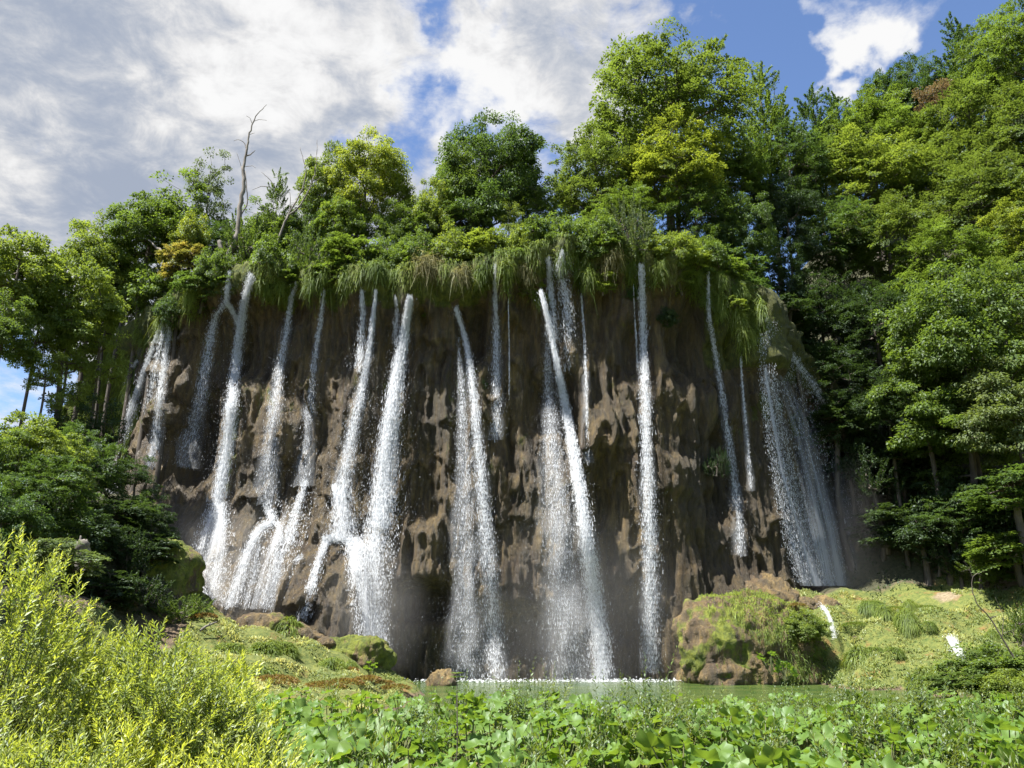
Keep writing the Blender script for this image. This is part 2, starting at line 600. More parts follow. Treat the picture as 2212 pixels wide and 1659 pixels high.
def ground_mat():
    """soil with moss, bleached grass litter; Col.r = meadow, Col.g = pale bare soil, Col.b = forest floor"""
    m, t = new_mat('ground_soil')
    at = t.n('ShaderNodeAttribute', attribute_name='Col')
    sc = t.n('ShaderNodeSeparateColor')
    t.l(at.outputs['Color'], sc.inputs[0])
    geo = t.n('ShaderNodeNewGeometry')
    pos = geo.outputs['Position']
    a = t.noise(pos, 0.8, 7, 0.65, 0.3)
    b = t.noise(pos, 5.0, 6, 0.7)
    soil = t.mix(t.rng(b, 0.35, 0.65), (0.055, 0.040, 0.024), (0.17, 0.12, 0.07))
    mead = t.mix(t.rng(b, 0.3, 0.7), (0.055, 0.085, 0.014), (0.16, 0.17, 0.035))
    mead = t.mix(t.rng(a, 0.55, 0.66), mead, (0.17, 0.105, 0.03))
    bare = t.mix(t.rng(b, 0.3, 0.7), (0.15, 0.115, 0.065), (0.28, 0.22, 0.14))
    forest = t.mix(t.rng(b, 0.3, 0.7), (0.026, 0.030, 0.012), (0.070, 0.066, 0.030))
    col = t.mix(t.rng(sc.outputs[0], 0.2, 0.7), soil, mead)
    col = t.mix(t.rng(t.math('ADD', sc.outputs[1], t.math('MULTIPLY', t.math('SUBTRACT', a, .5), .8)), 0.35, 0.6), col, bare)
    col = t.mix(sc.outputs[2], col, forest)
    p = t.n('ShaderNodeBsdfPrincipled', i_Roughness=0.9)
    t.l(col, p.inputs['Base Color'])
    bp = t.n('ShaderNodeBump', i_Strength=0.8, i_Distance=0.12)
    t.l(t.noise(pos, 5, 7, 0.7), bp.inputs['Height'])
    t.l(bp.outputs[0], p.inputs['Normal'])
    o = t.n('ShaderNodeOutputMaterial')
    t.l(p.outputs[0], o.inputs[0])
    return m


def froth(t, color, keep):
    """aerated water: facets of every tilt, so it scatters the sky and sun evenly from its upper outer side"""
    geo = t.n('ShaderNodeNewGeometry')
    sc = t.n('ShaderNodeVectorMath', operation='SCALE')
    t.l(geo.outputs['Normal'], sc.inputs[0])
    sc.inputs['Scale'].default_value = keep
    ad = t.n('ShaderNodeVectorMath', operation='ADD')
    t.l(sc.outputs[0], ad.inputs[0])
    ad.inputs[1].default_value = (-0.12, -0.55, 0.62)
    nm = t.n('ShaderNodeVectorMath', operation='NORMALIZE')
    t.l(ad.outputs[0], nm.inputs[0])
    d = t.n('ShaderNodeBsdfDiffuse')
    d.inputs[0].default_value = (*color, 1)
    t.l(nm.outputs[0], d.inputs['Normal'])
    tr = t.n('ShaderNodeBsdfTranslucent')
    tr.inputs[0].default_value = (*color, 1)
    mx = t.n('ShaderNodeMixShader', i_0=0.28)
    t.l(d.outputs[0], mx.inputs[1])
    t.l(tr.outputs[0], mx.inputs[2])
    return mx.outputs[0]


def white_water_mat():
    m, t = new_mat('white_water')
    o = t.n('ShaderNodeOutputMaterial')
    t.l(froth(t, (0.66, 0.68, 0.70), 0.9), o.inputs[0])
    return m


def sheet_mat(name, lo, hi, soft=0.5, su=16.0, sv=1.0, color=(0.68, 0.70, 0.72), most=0.92):
    """a falling sheet or veil of water: streaks along v with gaps between; Col.r carries its density"""
    m, t = new_mat(name)
    uv = t.n('ShaderNodeUVMap', uv_map='UVMap')
    at = t.n('ShaderNodeAttribute', attribute_name='Col')
    sc = t.n('ShaderNodeSeparateColor')
    t.l(at.outputs['Color'], sc.inputs[0])
    s1 = t.noise(t.scale(uv.outputs[0], (su * 0.35, sv * 0.25, 1)), 1.0, 5, 0.65, 0.3)
    s2 = t.noise(t.scale(uv.outputs[0], (su * 1.6, sv * 1.3, 1)), 1.0, 6, 0.75, 0.5)
    f = t.math('ADD', t.math('MULTIPLY', s1, 0.5), t.math('MULTIPLY', s2, 0.5))
    f = t.math('ADD', f, t.math('MULTIPLY', t.math('SUBTRACT', sc.outputs[0], 0.5), soft))
    a = t.math('MULTIPLY', t.rng(f, lo, hi), t.rng(sc.outputs[0], 0.0, 0.35))
    tp = t.n('ShaderNodeBsdfTransparent')
    ma = t.n('ShaderNodeMixShader')
    t.l(t.math('MULTIPLY', a, most), ma.inputs[0])
    t.l(tp.outputs[0], ma.inputs[1])
    t.l(froth(t, color, 0.5), ma.inputs[2])
    o = t.n('ShaderNodeOutputMaterial')
    t.l(ma.outputs[0], o.inputs[0])
    return m


def pool_mat():
    m, t = new_mat('pool_water')
    geo = t.n('ShaderNodeNewGeometry')
    pos = t.scale(geo.outputs['Position'], (1, 2.2, 1))
    p = t.n('ShaderNodeBsdfPrincipled', i_Roughness=0.12, i_IOR=1.33)
    c = t.mix(t.rng(t.noise(pos, 0.5, 4, 0.6), 0.35, 0.65), (0.040, 0.080, 0.020), (0.085, 0.120, 0.030))
    t.l(c, p.inputs['Base Color'])
    bp = t.n('ShaderNodeBump', i_Strength=0.8, i_Distance=0.06)
    t.l(t.noise(pos, 3.5, 6, 0.6, 0.4), bp.inputs['Height'])
    t.l(bp.outputs[0], p.inputs['Normal'])
    o = t.n('ShaderNodeOutputMaterial')
    t.l(p.outputs[0], o.inputs[0])
    return m


M_ROCK = rock_mat('tufa', 0.80)
M_ROCK_SUNLIT = rock_mat('tufa_sunlit', 1.45, 0.3)  # tanner tufa, less algae; gain puts the boulders' sunlit look into the colour
M_GROUND = ground_mat()
M_WHITE = white_water_mat()
M_SHEET = sheet_mat('water_sheet', 0.38, 0.74, 0.7, 40.0, 0.75, most=0.50)
M_VEIL = sheet_mat('water_veil', 0.38, 0.86, 0.7, 40.0, 0.55, most=0.50)
M_FAN = sheet_mat('water_fan', 0.40, 0.92, 0.75, 22.0, 0.34, most=0.62)
M_HALO = sheet_mat('water_spray', 0.25, 0.95, 0.5, 6.0, 0.8, most=0.28)
M_POOL = pool_mat()


def mist_mat(name, dens):
    m, t = new_mat(name)
    tcn = t.n('ShaderNodeTexCoord')
    obj = tcn.outputs['Object']
    ln = t.n('ShaderNodeVectorMath', operation='LENGTH')
    t.l(obj, ln.inputs[0])
    f = t.rng(ln.outputs['Value'], 1.0, 0.25)
    nz = t.noise(obj, 1.7, 3, 0.6)
    d = t.math('MULTIPLY', t.math('MULTIPLY', f, t.rng(nz, 0.25, 0.75, 0.4, 1.5)), dens)
    v = t.n('ShaderNodeVolumePrincipled')
    v.inputs['Color'].default_value = (1.0, 0.98, 0.93, 1)
    v.inputs['Anisotropy'].default_value = 0.25
    t.l(d, v.inputs['Density'])
    o = t.n('ShaderNodeOutputMaterial')
    t.l(v.outputs[0], o.inputs['Volume'])
    return m

# ------------------------------------------------------------------ the cliff
CX = np.array([-38, -34, -30, -27, -24, -21, -18, -14, -8, 0, 6, 8.2, 10, 12, 14.2, 16, 18, 20, 22, 25.])
CY = np.array([70, 62, 55, 51.5, 48, 45.0, 43.2, 42.3, 42, 42, 42, 42.3, 43.2, 43.8, 44.0, 46.2, 48.0, 49.2, 49.8, 50.4])
RX = np.array([-38, -34, -30, -27, -24, -21, -18, -15, -10, -6, -2, 1, 3, 5, 8, 11, 13.5, 15, 16.5, 18, 20, 22, 25.])
RZ = np.array([9, 11.5, 14.5, 17, 18.9, 20.2, 20.9, 21.6, 21.4, 21.0, 21.5, 22.2, 23.2, 23.0, 22.6, 22.3, 21.4, 20.3, 19.2, 17.4, 14.2, 11.0, 8.0])


def Yc(x):
    return np.interp(x, CX, CY)


def Zr(x):
    return np.interp(x, RX, RZ)


# X, top, half width, reach, foot
MOUNDS = [(11.9, 22.6, 1.2, 1.0, 18.3), (13.5, 21.3, 1.25, 1.3, 16.7), (14.6, 19.8, 0.9, 0.9, 16.2), (-5.3, 22.4, 0.9, 0.6, 19.3), (-0.3, 22.9, 0.6, 0.7, 19.0), (3.0, 24.2, 0.6, 0.5, 21.2), (4.4, 24.0, 0.5, 0.6, 20.3),
          (-10.9, 22.4, 0.8, 0.5, 19.8), (-8.0, 22.2, 0.9, 0.45, 20.0), (8.4, 23.6, 0.6, 0.5, 20.6), (-3.2, 22.4, 0.7, 0.5, 19.8), (1.9, 20.2, 0.4, 0.6, 18.9),
          (-11.6, 8.0, 3.2, 3.0, -1.0), (-14.8, 7.6, 2.9, 2.5, 0.5), (-8.9, 6.6, 2.1, 3.4, -1.0), (-7.0, 7.4, 1.9, 1.5, -1.0),
          (-17.6, 8.8, 2.2, 2.2, 1.0), (-4.75, 8.2, 1.3, 1.15, 4.9), (-18.7, 17.0, 1.4, 1.1, 13.2), (-20.5, 9.5, 1.2, 1.3, 6.5),
          (9.6, 6.4, 1.8, 1.0, -1), (12.0, 5.6, 2.0, 1.8, -1), (5.2, 15.5, 1.5, 0.55, 11.5), (3.0, 12.0, 1.2, 0.5, 6.0), (8.3, 14.5, 0.9, 0.6, 9.5),
          (-12.2, 14.5, 1.4, 0.6, 11), (17.5, 9.5, 1.6, 0.8, 3)]
CAVES = [(-17.2, 12.2, 1.3, 2.6, 1.4), (-14.5, 17.0, 1.3, 1.6, 0.9), (-2.2, 18.0, 0.8, 1.6, 1.1), (2.2, 13.9, 1.2, 1.5, 1.0), (8.6, 12.6, 0.8, 1.6, 0.9), (9.6, 17.5, 1.0, 2.2, 1.1),
         (-6.4, 17.2, 0.8, 1.3, 0.7), (6.6, 16.8, 1.0, 1.6, 0.8), (11.6, 11.0, 0.9, 2.0, 1.0), (-4.5, 3.6, 1.6, 0.9, 1.3), (0.5, 2.2, 2.6, 1.3, 0.9), (5.4, 3.0, 1.6, 1.4, 0.9),
         (-9.6, 3.0, 0.9, 0.4, 0.9), (10.8, 8.6, 0.7, 0.9, 0.9), (-10.4, 12.6, 0.9, 1.4, 0.5), (-13.2, 19.3, 1.8, 0.8, 0.6), (4.8, 9.0, 1.0, 2.0, 0.5)]


def disp(x, z):
    x, z = np.broadcast_arrays(np.asarray(x, float), np.asarray(z, float))
    wx = x + 0.5 * fbm(x * 0.5, z * 0.4, 3.3, 3, 5)
    zr = Zr(x)
    d = 0.55 * fbm(wx * 0.16, z * 0.14, 0.5, 3, 1)
    d = d + 0.60 * ridged(wx * 0.42, z * 0.09, 1.7, 3, 7)
    d = d + 0.42 * ridged(wx * 1.05, z * 0.16, 4.1, 3, 9)
    d = d + 0.24 * fbm(wx * 0.9, z * 0.42, 9.2, 4, 3)
    d = d + 0.28 * ridged(wx * 2.6, z * 0.20, 2.2, 3, 13)
    d = d + 0.08 * ridged(wx * 5.2, z * 0.5, 7.2, 2, 17)
    d = d + 0.12 * fbm(x * 3.1, z * 1.5, 6.4, 5, 21, 0.6)
    d = d + 0.06 * ridged(x * 6.3, z * 2.2, 1.4, 2, 29)
    # lumpy drapery with undersides that fall back
    ph = z * 0.36 + 1.4 * fbm(x * 0.6, z * 0.25, 8.8, 3, 41)
    saw = ph - np.floor(ph)
    d = d + 0.38 * (1 - saw) ** 1.4 * sstep(0, 0.12, saw) * sstep(-0.2, 0.5, fbm(x * 0.45, z * 0.4, 2.9, 2, 44))
    top = zr - z
    lip = 1.0 + 0.35 * fbm(x * 0.5, 0, 0, 2, 61)
    d = d + 1.0 * sstep(2.6 * lip, 0.5, top) * (x > -40)
    d = d - 0.35 * np.exp(-((top - 5) / 1.6) ** 2)
    for X, zt, hw, reach, zb in MOUNDS:
        u = np.clip(np.abs(x - X + 0.35 * fbm(x * 0.8, z * 0.6, 1.0, 2, 71)) / hw, 0, 1)
        t = (z - zb) / (zt - zb)
        prof = np.where(t > 1, 0, np.where(t < 0, 1, (1 - np.clip(t, 0, 1) ** 2.2)))
        if zb > 2:
            prof = prof * sstep(-0.16, 0.02, t)
        d = d + reach * prof * (1 - u ** 2) ** 0.8
    for X, zc, sx, sz, a in CAVES:
        d = d - a * np.exp(-((x - X) / sx) ** 4 - ((z - zc) / sz) ** 4)
    und = sstep(3.4, 0.5, z) * sstep(-5.6, -4.2, x) * sstep(9.5, 7, x)
    d = d - 0.55 * und
    return d


def cliffY(x, z):
    return float(Yc(x) - disp(x, z) * 0.97)


def build_cliff():
    xs = np.concatenate([np.arange(-38, -23, 0.12), np.arange(-23, 22, 0.084), np.arange(22, 25.01, 0.15)])
    nv = 240
    X = xs[:, None] + np.zeros((1, nv))
    zb = -1.2
    v = np.linspace(0, 1, nv)
    Z = zb + (Zr(xs)[:, None] - zb) * v[None]
    Z = Z + 0.45 * fbm(X * 0.6, 0.0, 0.0, 3, 77) * v[None] ** 6
    D = disp(X, Z)
    dy = np.gradient(Yc(xs), xs)
    nrm = np.stack([dy, -np.ones_like(dy)], 1)
    k = np.exp(-np.linspace(-2, 2, 41) ** 2)
    k /= k.sum()
    for j in (0, 1):
        nrm[:, j] = np.convolve(np.pad(nrm[:, j], 20, 'edge'), k, 'valid')
    nrm /= np.linalg.norm(nrm, axis=1, keepdims=True)
    zw = 0.22 * fbm(X * 1.3, Z * 1.3, 5.5, 3, 88)
    Vx = X + nrm[:, :1] * D
    Vy = Yc(xs)[:, None] + nrm[:, 1:] * D
    V = np.stack([Vx, Vy, Z + zw * (v[None] < 0.97)], -1)
    # the lip rolls back on to the plateau
    ext = []
    for j in range(1, 9):
        q = V[:, -1].copy()
        q[:, 0] -= nrm[:, 0] * 0.5 * j
        q[:, 1] -= nrm[:, 1] * 0.5 * j
        q[:, 2] += 0.16 * j * (1 - j / 16) + 0.08 * fbm(q[:, 0] * 1.5, q[:, 1] * 1.5, 0, 2, 9)
        ext.append(q[:, None])
    V = np.concatenate([V] + ext, 1)
    nz = V.shape[1]
    V2 = V.reshape(-1, 3)
    i = np.arange(len(xs) - 1)[:, None] * nz
    j = np.arange(nz - 1)[None]
    F = np.stack([i + j, i + nz + j, i + nz + j + 1, i + j + 1], -1).reshape(-1, 4)
    x, z = V2[:, 0], V2[:, 2]
    top = np.repeat(Zr(xs), nz) - z
    n = fbm(x * 0.7, z * 0.5, 0, 3, 5)
    moss = sstep(2.8, 0.6, top + 1.2 * n) * 0.9
    moss = np.maximum(moss, sstep(-21.4, -23.5, x + 0.8 * n) * 0.95)
    moss = np.maximum(moss, 0.55 * np.exp(-((x + 15.0) / 0.8) ** 2) * sstep(7, 9, z) * sstep(16, 13, z))
    moss = np.maximum(moss, 0.75 * sstep(0.1, 0.5, n) * sstep(11, 15, x) * sstep(8, 14, z))
    moss = np.maximum(moss, 0.9 * sstep(10.4, 11.4, x) * sstep(15.8, 17.0, z))
    moss = np.maximum(moss, 0.38 * sstep(0.0, 0.4, fbm(x * .35, z * .35, 2, 2, 6)))
    moss = moss * (1 - 0.85 * sstep(9.5, 7.5, z) * (x > -20.5))
    Dn = np.concatenate([D, np.tile(D[:, -1:], (1, 8))], 1).reshape(-1)
    wet_shade = sstep(0.1, -0.9, Dn) * 0.9 + 0.45 * sstep(2.5, 0.4, z) + 0.4 * sstep(-0.2, 0.5, fbm(x * 0.5, z * 0.1, 4, 2, 66))  # damp low down and in streaks; recess shade painted in by depth
    wet_shade = np.clip(wet_shade + 0.75 * sstep(8.5, 10.0, x), 0, 1)  # right end darkened as a whole
    return make_mesh('cliff', V2, F, M_ROCK, np.stack([moss, wet_shade, np.zeros_like(moss)], 1), smooth=True)


cliff = struct('cliff', build_cliff(), "tall brown tufa rock face that the water falls down")

# ------------------------------------------------------------------ the ground
GP = []


def gp(x, y, z):
    GP.append((x, y, z))


for gx in (-14, -9, -4, 1, 6, 11, 16, 22, 30):
    for gy in (-6, 2, 6, 10, 14, 17.5):
        gp(gx, gy, 0.82 + (0.5 if gx < -10 else 0) + (0.35 if gx > 20 else 0))
for gx in (-1, 4, 9, 14):
    gp(gx, 20.5, 0.15)
    gp(gx, 23.5, -0.5)
for gx in (-2, 3, 8, 12):
    for gy in (27, 31, 35, 39, 43):
        gp(gx, gy, -0.8)
for q in [(-12, 32, 2.7), (-10.2, 33, 2.5), (-8.5, 34, 2.15), (-7.2, 34.6, 1.8), (-5.9, 35.0, 1.25), (-5.0, 36, 0.55), (-4.2, 37, -0.1), (-3.4, 36, -0.4), (-3.2, 32, -0.4),
          (-8.5, 26, 0.95), (-6.2, 28, 0.65), (-4.4, 30, 0.2), (-4.6, 33, 0.35), (-6.5, 31.5, 1.0), (-9.0, 30, 1.6), (-11, 28, 1.7), (-7, 23, 0.6), (-4, 24, 0.2), (-3.5, 20.5, 0.6),
          (-8.8, 36.6, 0.6), (-11.8, 36.2, 1.2), (-6.3, 38.0, -0.6), (-9, 40, 0.2), (-13, 36, 2.2), (-12.6, 39, 1.5),
          (-16.5, 32, 6.0), (-14.0, 33, 4.6), (-12.7, 33.2, 3.4), (-18.5, 35, 7.4), (-15.6, 37, 4.0), (-18.5, 39, 7.5), (-22, 32, 7.6), (-25, 40, 9.0), (-22, 43, 9.4), (-30, 45, 9.2), (-36, 38, 7.0), (-30, 30, 6.5),
          (-14, 25, 3.6), (-18, 26, 4.6), (-13, 20, 2.2), (-18, 18, 2.5), (-26, 20, 3.6), (-40, 52, 6.0), (-50, 40, 4), (-22, 8, 2), (-45, 20, 3), (-60, 60, 2), (-80, 40, 2), (-80, 0, 2), (-45, 65, 4), (-60, 90, 4)]:
    gp(*q)
for q in [(14.0, 38.6, -0.1), (13.0, 36, -0.6), (16, 34.8, -0.3), (18, 31.8, -0.2), (17, 29, -0.6), (16, 26, -0.5), (21, 29.5, -0.1), (20, 26, -0.3), (22, 23.5, 0.3), (26, 26, 0.8), (24, 29, 0.9),
          (15.4, 39.0, 0.9), (16.5, 38, 1.5), (17.4, 34.8, 0.45), (19, 33, 0.4), (20.4, 34, 1.1), (18.4, 36.5, 1.3), (20.5, 37.5, 2.1), (23, 38, 2.9), (24, 34, 1.9),
          (17, 40.2, 2.7), (18.6, 42, 3.8), (15.8, 41.5, 3.6), (14.8, 40.8, 2.6), (15.2, 43.0, 4.2), (18.0, 44.6, 4.5), (21, 45, 4.7), (23, 42.2, 4.2), (26, 40, 4.6), (27, 45, 6.0), (30, 36, 5), (34, 30, 6), (28, 31, 2.2), (40, 20, 6), (45, 5, 6), (70, 20, 12),
          (12.5, 41.5, 1.5), (11, 42.5, 0.8), (20, 40.2, 3.3)]:
    gp(*q)
GP = np.array(GP, float)


def ground_front(x, y):
    x, y = np.asarray(x, float), np.asarray(y, float)
    sh = x.shape
    x, y = x.ravel(), y.ravel()
    out = np.empty(len(x))
    for a in range(0, len(x), 20000):
        d2 = (x[a:a + 20000, None] - GP[None, :, 0]) ** 2 + (y[a:a + 20000, None] - GP[None, :, 1]) ** 2
        w_ = 1 / (d2 + 0.12) ** 1.9
        out[a:a + 20000] = (w_ * GP[None, :, 2]).sum(1) / w_.sum(1)
    return out.reshape(sh)


def hill(x, y):
    s = (x - 17) * 0.492 + (y - 47) * 0.871
    s = np.minimum(s, (x - 5.5) * 1.1)
    c = np.clip(s, 0, 40)
    return np.where(s > 0, 4.8 + 1.42 * c - 0.008 * c * c, 4.8 + 1.1 * s)


def ground(x, y, detail=True):
    x, y = np.broadcast_arrays(np.asarray(x, float), np.asarray(y, float))
    f = ground_front(x, y)
    if detail:
        f = f + 0.24 * fbm(x * 0.7, y * 0.7, 0, 4, 3) * sstep(-0.6, 0.4, f) + 0.10 * fbm(x * 2.2, y * 2.2, 0, 3, 8) * sstep(-0.3, 0.2, f)
    h = hill(x, y)
    h = np.where(x > 14, h + 0.7 * fbm(x * 0.2, y * 0.2, 0, 4, 23), h)
    behind = y - Yc(np.clip(x, -38, 25))
    pl = np.maximum(Zr(x) + 0.55 + 0.02 * np.clip(behind, 0, 60) + 0.35 * fbm(x * 0.3, y * 0.3, 1, 3, 4), h)
    pl = np.where(x < -26, pl - 0.30 * np.clip(-26 - x, 0, 60) * sstep(2, 30, behind), pl)
    lowmask = sstep(21, 25, x)
    pl = pl * (1 - lowmask) + np.maximum(h, f) * lowmask
    front = np.maximum(f, np.where(x > 15.5, h, -9))
    far = sstep(1.0, 2.2, behind) * (x > -39.5)
    leftfall = sstep(-39.5, -37.5, x)
    return np.where(behind > 1.2, front * (1 - far * leftfall) + pl * far * leftfall, front)


def build_ground():
    gx = np.concatenate([[-900, -500, -250, -150, -100, -75], np.arange(-60, -26, 1.0), np.arange(-26, 30, 0.22), np.arange(30, 70, 1.2), [75, 90, 120, 180, 300, 600, 900]])
    gy = np.concatenate([[-300, -100, -40, -15], np.arange(-6, 22, 0.5), np.arange(22, 50, 0.22), np.arange(50, 110, 1.2), [115, 130, 180, 300, 600, 900]])
    X, Y = np.meshgrid(gx, gy, indexing='ij')
    Z = ground(X, Y)
    ny = len(gy)
    i = np.arange(len(gx) - 1)[:, None] * ny
    j = np.arange(ny - 1)[None]
    F = np.stack([i + j, i + ny + j, i + ny + j + 1, i + j + 1], -1).reshape(-1, 4)
    x, y, z = X.ravel(), Y.ravel(), Z.ravel()
    n = fbm(x * .5, y * .5, 0, 3, 12)
    # meadow on the two banks and near the viewer
    mead = sstep(-12.8, -11.4, x + n) * np.where(x < 5, sstep(40, 38, y), 1.0) * sstep(0.0, 0.25, z)
    mead = mead * (1 - sstep(43.6, 44.6, y + 0.6 * n))
    mead = np.where(x < -11, mead * sstep(36, 34, y), mead)
    mead = np.maximum(mead, sstep(27, 24, y) * sstep(-12, -10, x))
    bare = sstep(20.5, 22.5, x + n) * sstep(41.0, 41.8, y + n) * sstep(43.2, 42.5, y + n) * 0.7
    bare = np.maximum(bare, 0.62 * np.exp(-((x + 7.6) / 1.6) ** 2 - ((y - 35.3) / 0.7) ** 2))
    forest = np.clip(sstep(43.5, 44.5, y) + sstep(-12.6, -13.6, x) * (y > 16), 0, 1)
    return make_mesh('ground', np.stack([x, y, z], 1), F, M_GROUND, np.stack([mead, bare, forest], 1), smooth=True)


struct('ground', build_ground(), "banks, wooded slope and plateau around the pool")
G = lambda x, y: float(ground(np.array([x]), np.array([y]))[0])

gx, gy = np.meshgrid(np.linspace(-14, 34, 60), np.linspace(15, 46, 50), indexing='ij')
i = np.arange(59)[:, None] * 50
j = np.arange(49)[None]
F = np.stack([i + j, i + 50 + j, i + 50 + j + 1, i + j + 1], -1).reshape(-1, 4)
pv = np.stack([gx.ravel(), gy.ravel(), np.zeros(gx.size)], 1)
struct('pool_water', make_mesh('pool_water', pv, F, M_POOL, smooth=True), "green pool at the foot of the falls")


# ------------------------------------------------------------------ boulders
def boulder_mesh(name, rx, ry, rz, seed, n=48, rough=0.22, moss=0.3, flat_top=0.0, square=2.4, mat=None):
    th = np.linspace(0, 2 * np.pi, 2 * n, endpoint=False)
    ph = np.linspace(-np.pi / 2, np.pi / 2, n)
    T, H = np.meshgrid(th, ph, indexing='ij')
    cx, cyy, cz = np.cos(H) * np.cos(T), np.cos(H) * np.sin(T), np.sin(H)
    sp = (np.abs(cx) ** square + np.abs(cyy) ** square + np.abs(cz) ** square) ** (-1 / square)
    r = sp * (1 + rough * fbm(cx * 1.6 + seed, cyy * 1.6, cz * 1.6, 4, seed) + 0.10 * ridged(cx * 4 + seed, cyy * 4, cz * 2.0, 4, seed + 3) + 0.05 * ridged(cx * 9 + seed, cyy * 9, cz * 5, 3, seed + 9) + 0.035 * fbm(cx * 22, cyy * 22, cz * 16, 3, seed))
    V = np.stack([cx * r * rx, cyy * r * ry, cz * r * rz], -1)
    V[..., 2] = np.where(V[..., 2] > 0, V[..., 2] * (1 - flat_top * sstep(0.4, 1, V[..., 2] / rz)), V[..., 2])
    nn = n
    Vf = V.reshape(-1, 3)
    i = np.arange(2 * n)[:, None]
    j = np.arange(nn - 1)[None]
    a = i * nn + j
    b = ((i + 1) % (2 * n)) * nn + j
    F = np.stack([a, b, b + 1, a + 1], -1).reshape(-1, 4)
    z = Vf[:, 2] / rz
    m = np.clip(moss + 0.45 * fbm(Vf[:, 0], Vf[:, 1], Vf[:, 2], 3, seed + 5), 0, 1)
    return make_mesh(name, Vf, F, mat or M_ROCK_SUNLIT, np.stack([m, 0.1 + 0 * m, 0 * m], 1), smooth=True)


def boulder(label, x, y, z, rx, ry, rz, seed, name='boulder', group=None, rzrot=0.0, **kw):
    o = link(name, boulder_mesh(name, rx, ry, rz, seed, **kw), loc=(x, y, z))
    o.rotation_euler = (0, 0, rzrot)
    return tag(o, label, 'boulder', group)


b0 = P(1600, 1370, 41.0)
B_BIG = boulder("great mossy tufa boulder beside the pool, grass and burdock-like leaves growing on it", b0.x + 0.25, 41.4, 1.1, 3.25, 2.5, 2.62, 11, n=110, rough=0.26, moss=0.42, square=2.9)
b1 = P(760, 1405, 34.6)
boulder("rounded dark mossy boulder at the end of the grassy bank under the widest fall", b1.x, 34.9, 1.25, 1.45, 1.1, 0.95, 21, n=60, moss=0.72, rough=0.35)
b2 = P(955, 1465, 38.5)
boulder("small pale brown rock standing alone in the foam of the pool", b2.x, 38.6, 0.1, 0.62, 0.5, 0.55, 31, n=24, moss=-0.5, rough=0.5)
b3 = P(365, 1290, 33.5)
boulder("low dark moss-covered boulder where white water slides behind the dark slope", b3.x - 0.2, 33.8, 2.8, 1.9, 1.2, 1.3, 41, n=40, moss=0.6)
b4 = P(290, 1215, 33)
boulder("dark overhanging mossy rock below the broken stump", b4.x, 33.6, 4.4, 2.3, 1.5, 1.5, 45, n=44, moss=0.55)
for k, (x, y, D, r, sd, mo, lab) in enumerate([
        (1755, 1305, 42.6, 0.9, 51, 0.0, "bare grey-brown rock behind the great boulder's flat shoulder"),
        (1650, 1275, 43.2, 1.4, 52, -0.4, "smooth brown rock dome sheltered behind the great boulder's peak"),
        (1880, 1310, 42.4, 0.7, 53, 0.7, "cushion of olive moss on the terrace edge under the shaded fall"),
        (1960, 1318, 42.0, 0.6, 54, 0.7, "olive moss hump beside the tiny white trickle on the terrace"),
        (1840, 1335, 41.4, 0.75, 55, 0.6, "brown-green mossy rock between the curved cascade and the tiny trickle"),
        (1865, 1385, 40.2, 0.6, 56, 0.6, "moss-covered rock at the foot of the curved cascade"),
        (2150, 1255, 44.0, 1.1, 57, -0.3, "pale rock in the shadow at the foot of the wooded slope"),
        (2060, 1235, 45.0, 1.0, 58, -0.2, "broken brown rock under the fallen log"),
        (560, 1345, 34.0, 0.8, 59, 0.3, "brown moss-topped tufa lump on the crest of the grassy bank"),
        (640, 1375, 34.6, 0.9, 60, -0.2, "crumbly bare brown tufa lump on the crest of the grassy bank"),
        (690, 1390, 34.4, 0.6, 61, 0.1, "small crumbly tufa knob next to the rounded dark boulder"),
        (1560, 1445, 39.4, 0.9, 62, -0.6, "orange tufa block at the great boulder's foot")]):
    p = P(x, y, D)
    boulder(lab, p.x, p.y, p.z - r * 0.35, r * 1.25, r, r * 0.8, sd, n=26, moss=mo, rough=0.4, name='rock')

# ------------------------------------------------------------------ falling water
def interp_path(pts, n):
    pts = np.asarray(pts, float)
    s = np.concatenate(([0], np.cumsum(np.linalg.norm(np.diff(pts, axis=0), axis=1))))
    t = np.linspace(0, s[-1], n)
    # smooth (Catmull-like) by interpolating and blurring
    Q = np.stack([np.interp(t, s, pts[:, k]) for k in range(3)], 1)
    if n > 12:
        k = max(3, n // 12) | 1
        ker = np.ones(k) / k
        for c in range(3):
            q = np.pad(Q[:, c], k // 2, 'reflect', reflect_type='odd')
            Q[:, c] = np.convolve(q, ker, 'valid')
    return Q, s[-1]


def to3d(path, off):
    out = []
    for q in path:
        x, y = q[0], q[1]
        if len(q) > 2 and q[2] is not None:
            out.append(P(x, y, q[2]))
        else:
            D = 41.0
            for _ in range(8):
                p = P(x, y, D)
                D = 0.5 * D + 0.5 * (cliffY(p.x, p.z) - off)
            out.append(P(x, y, D))
    return np.array([tuple(p) for p in out])


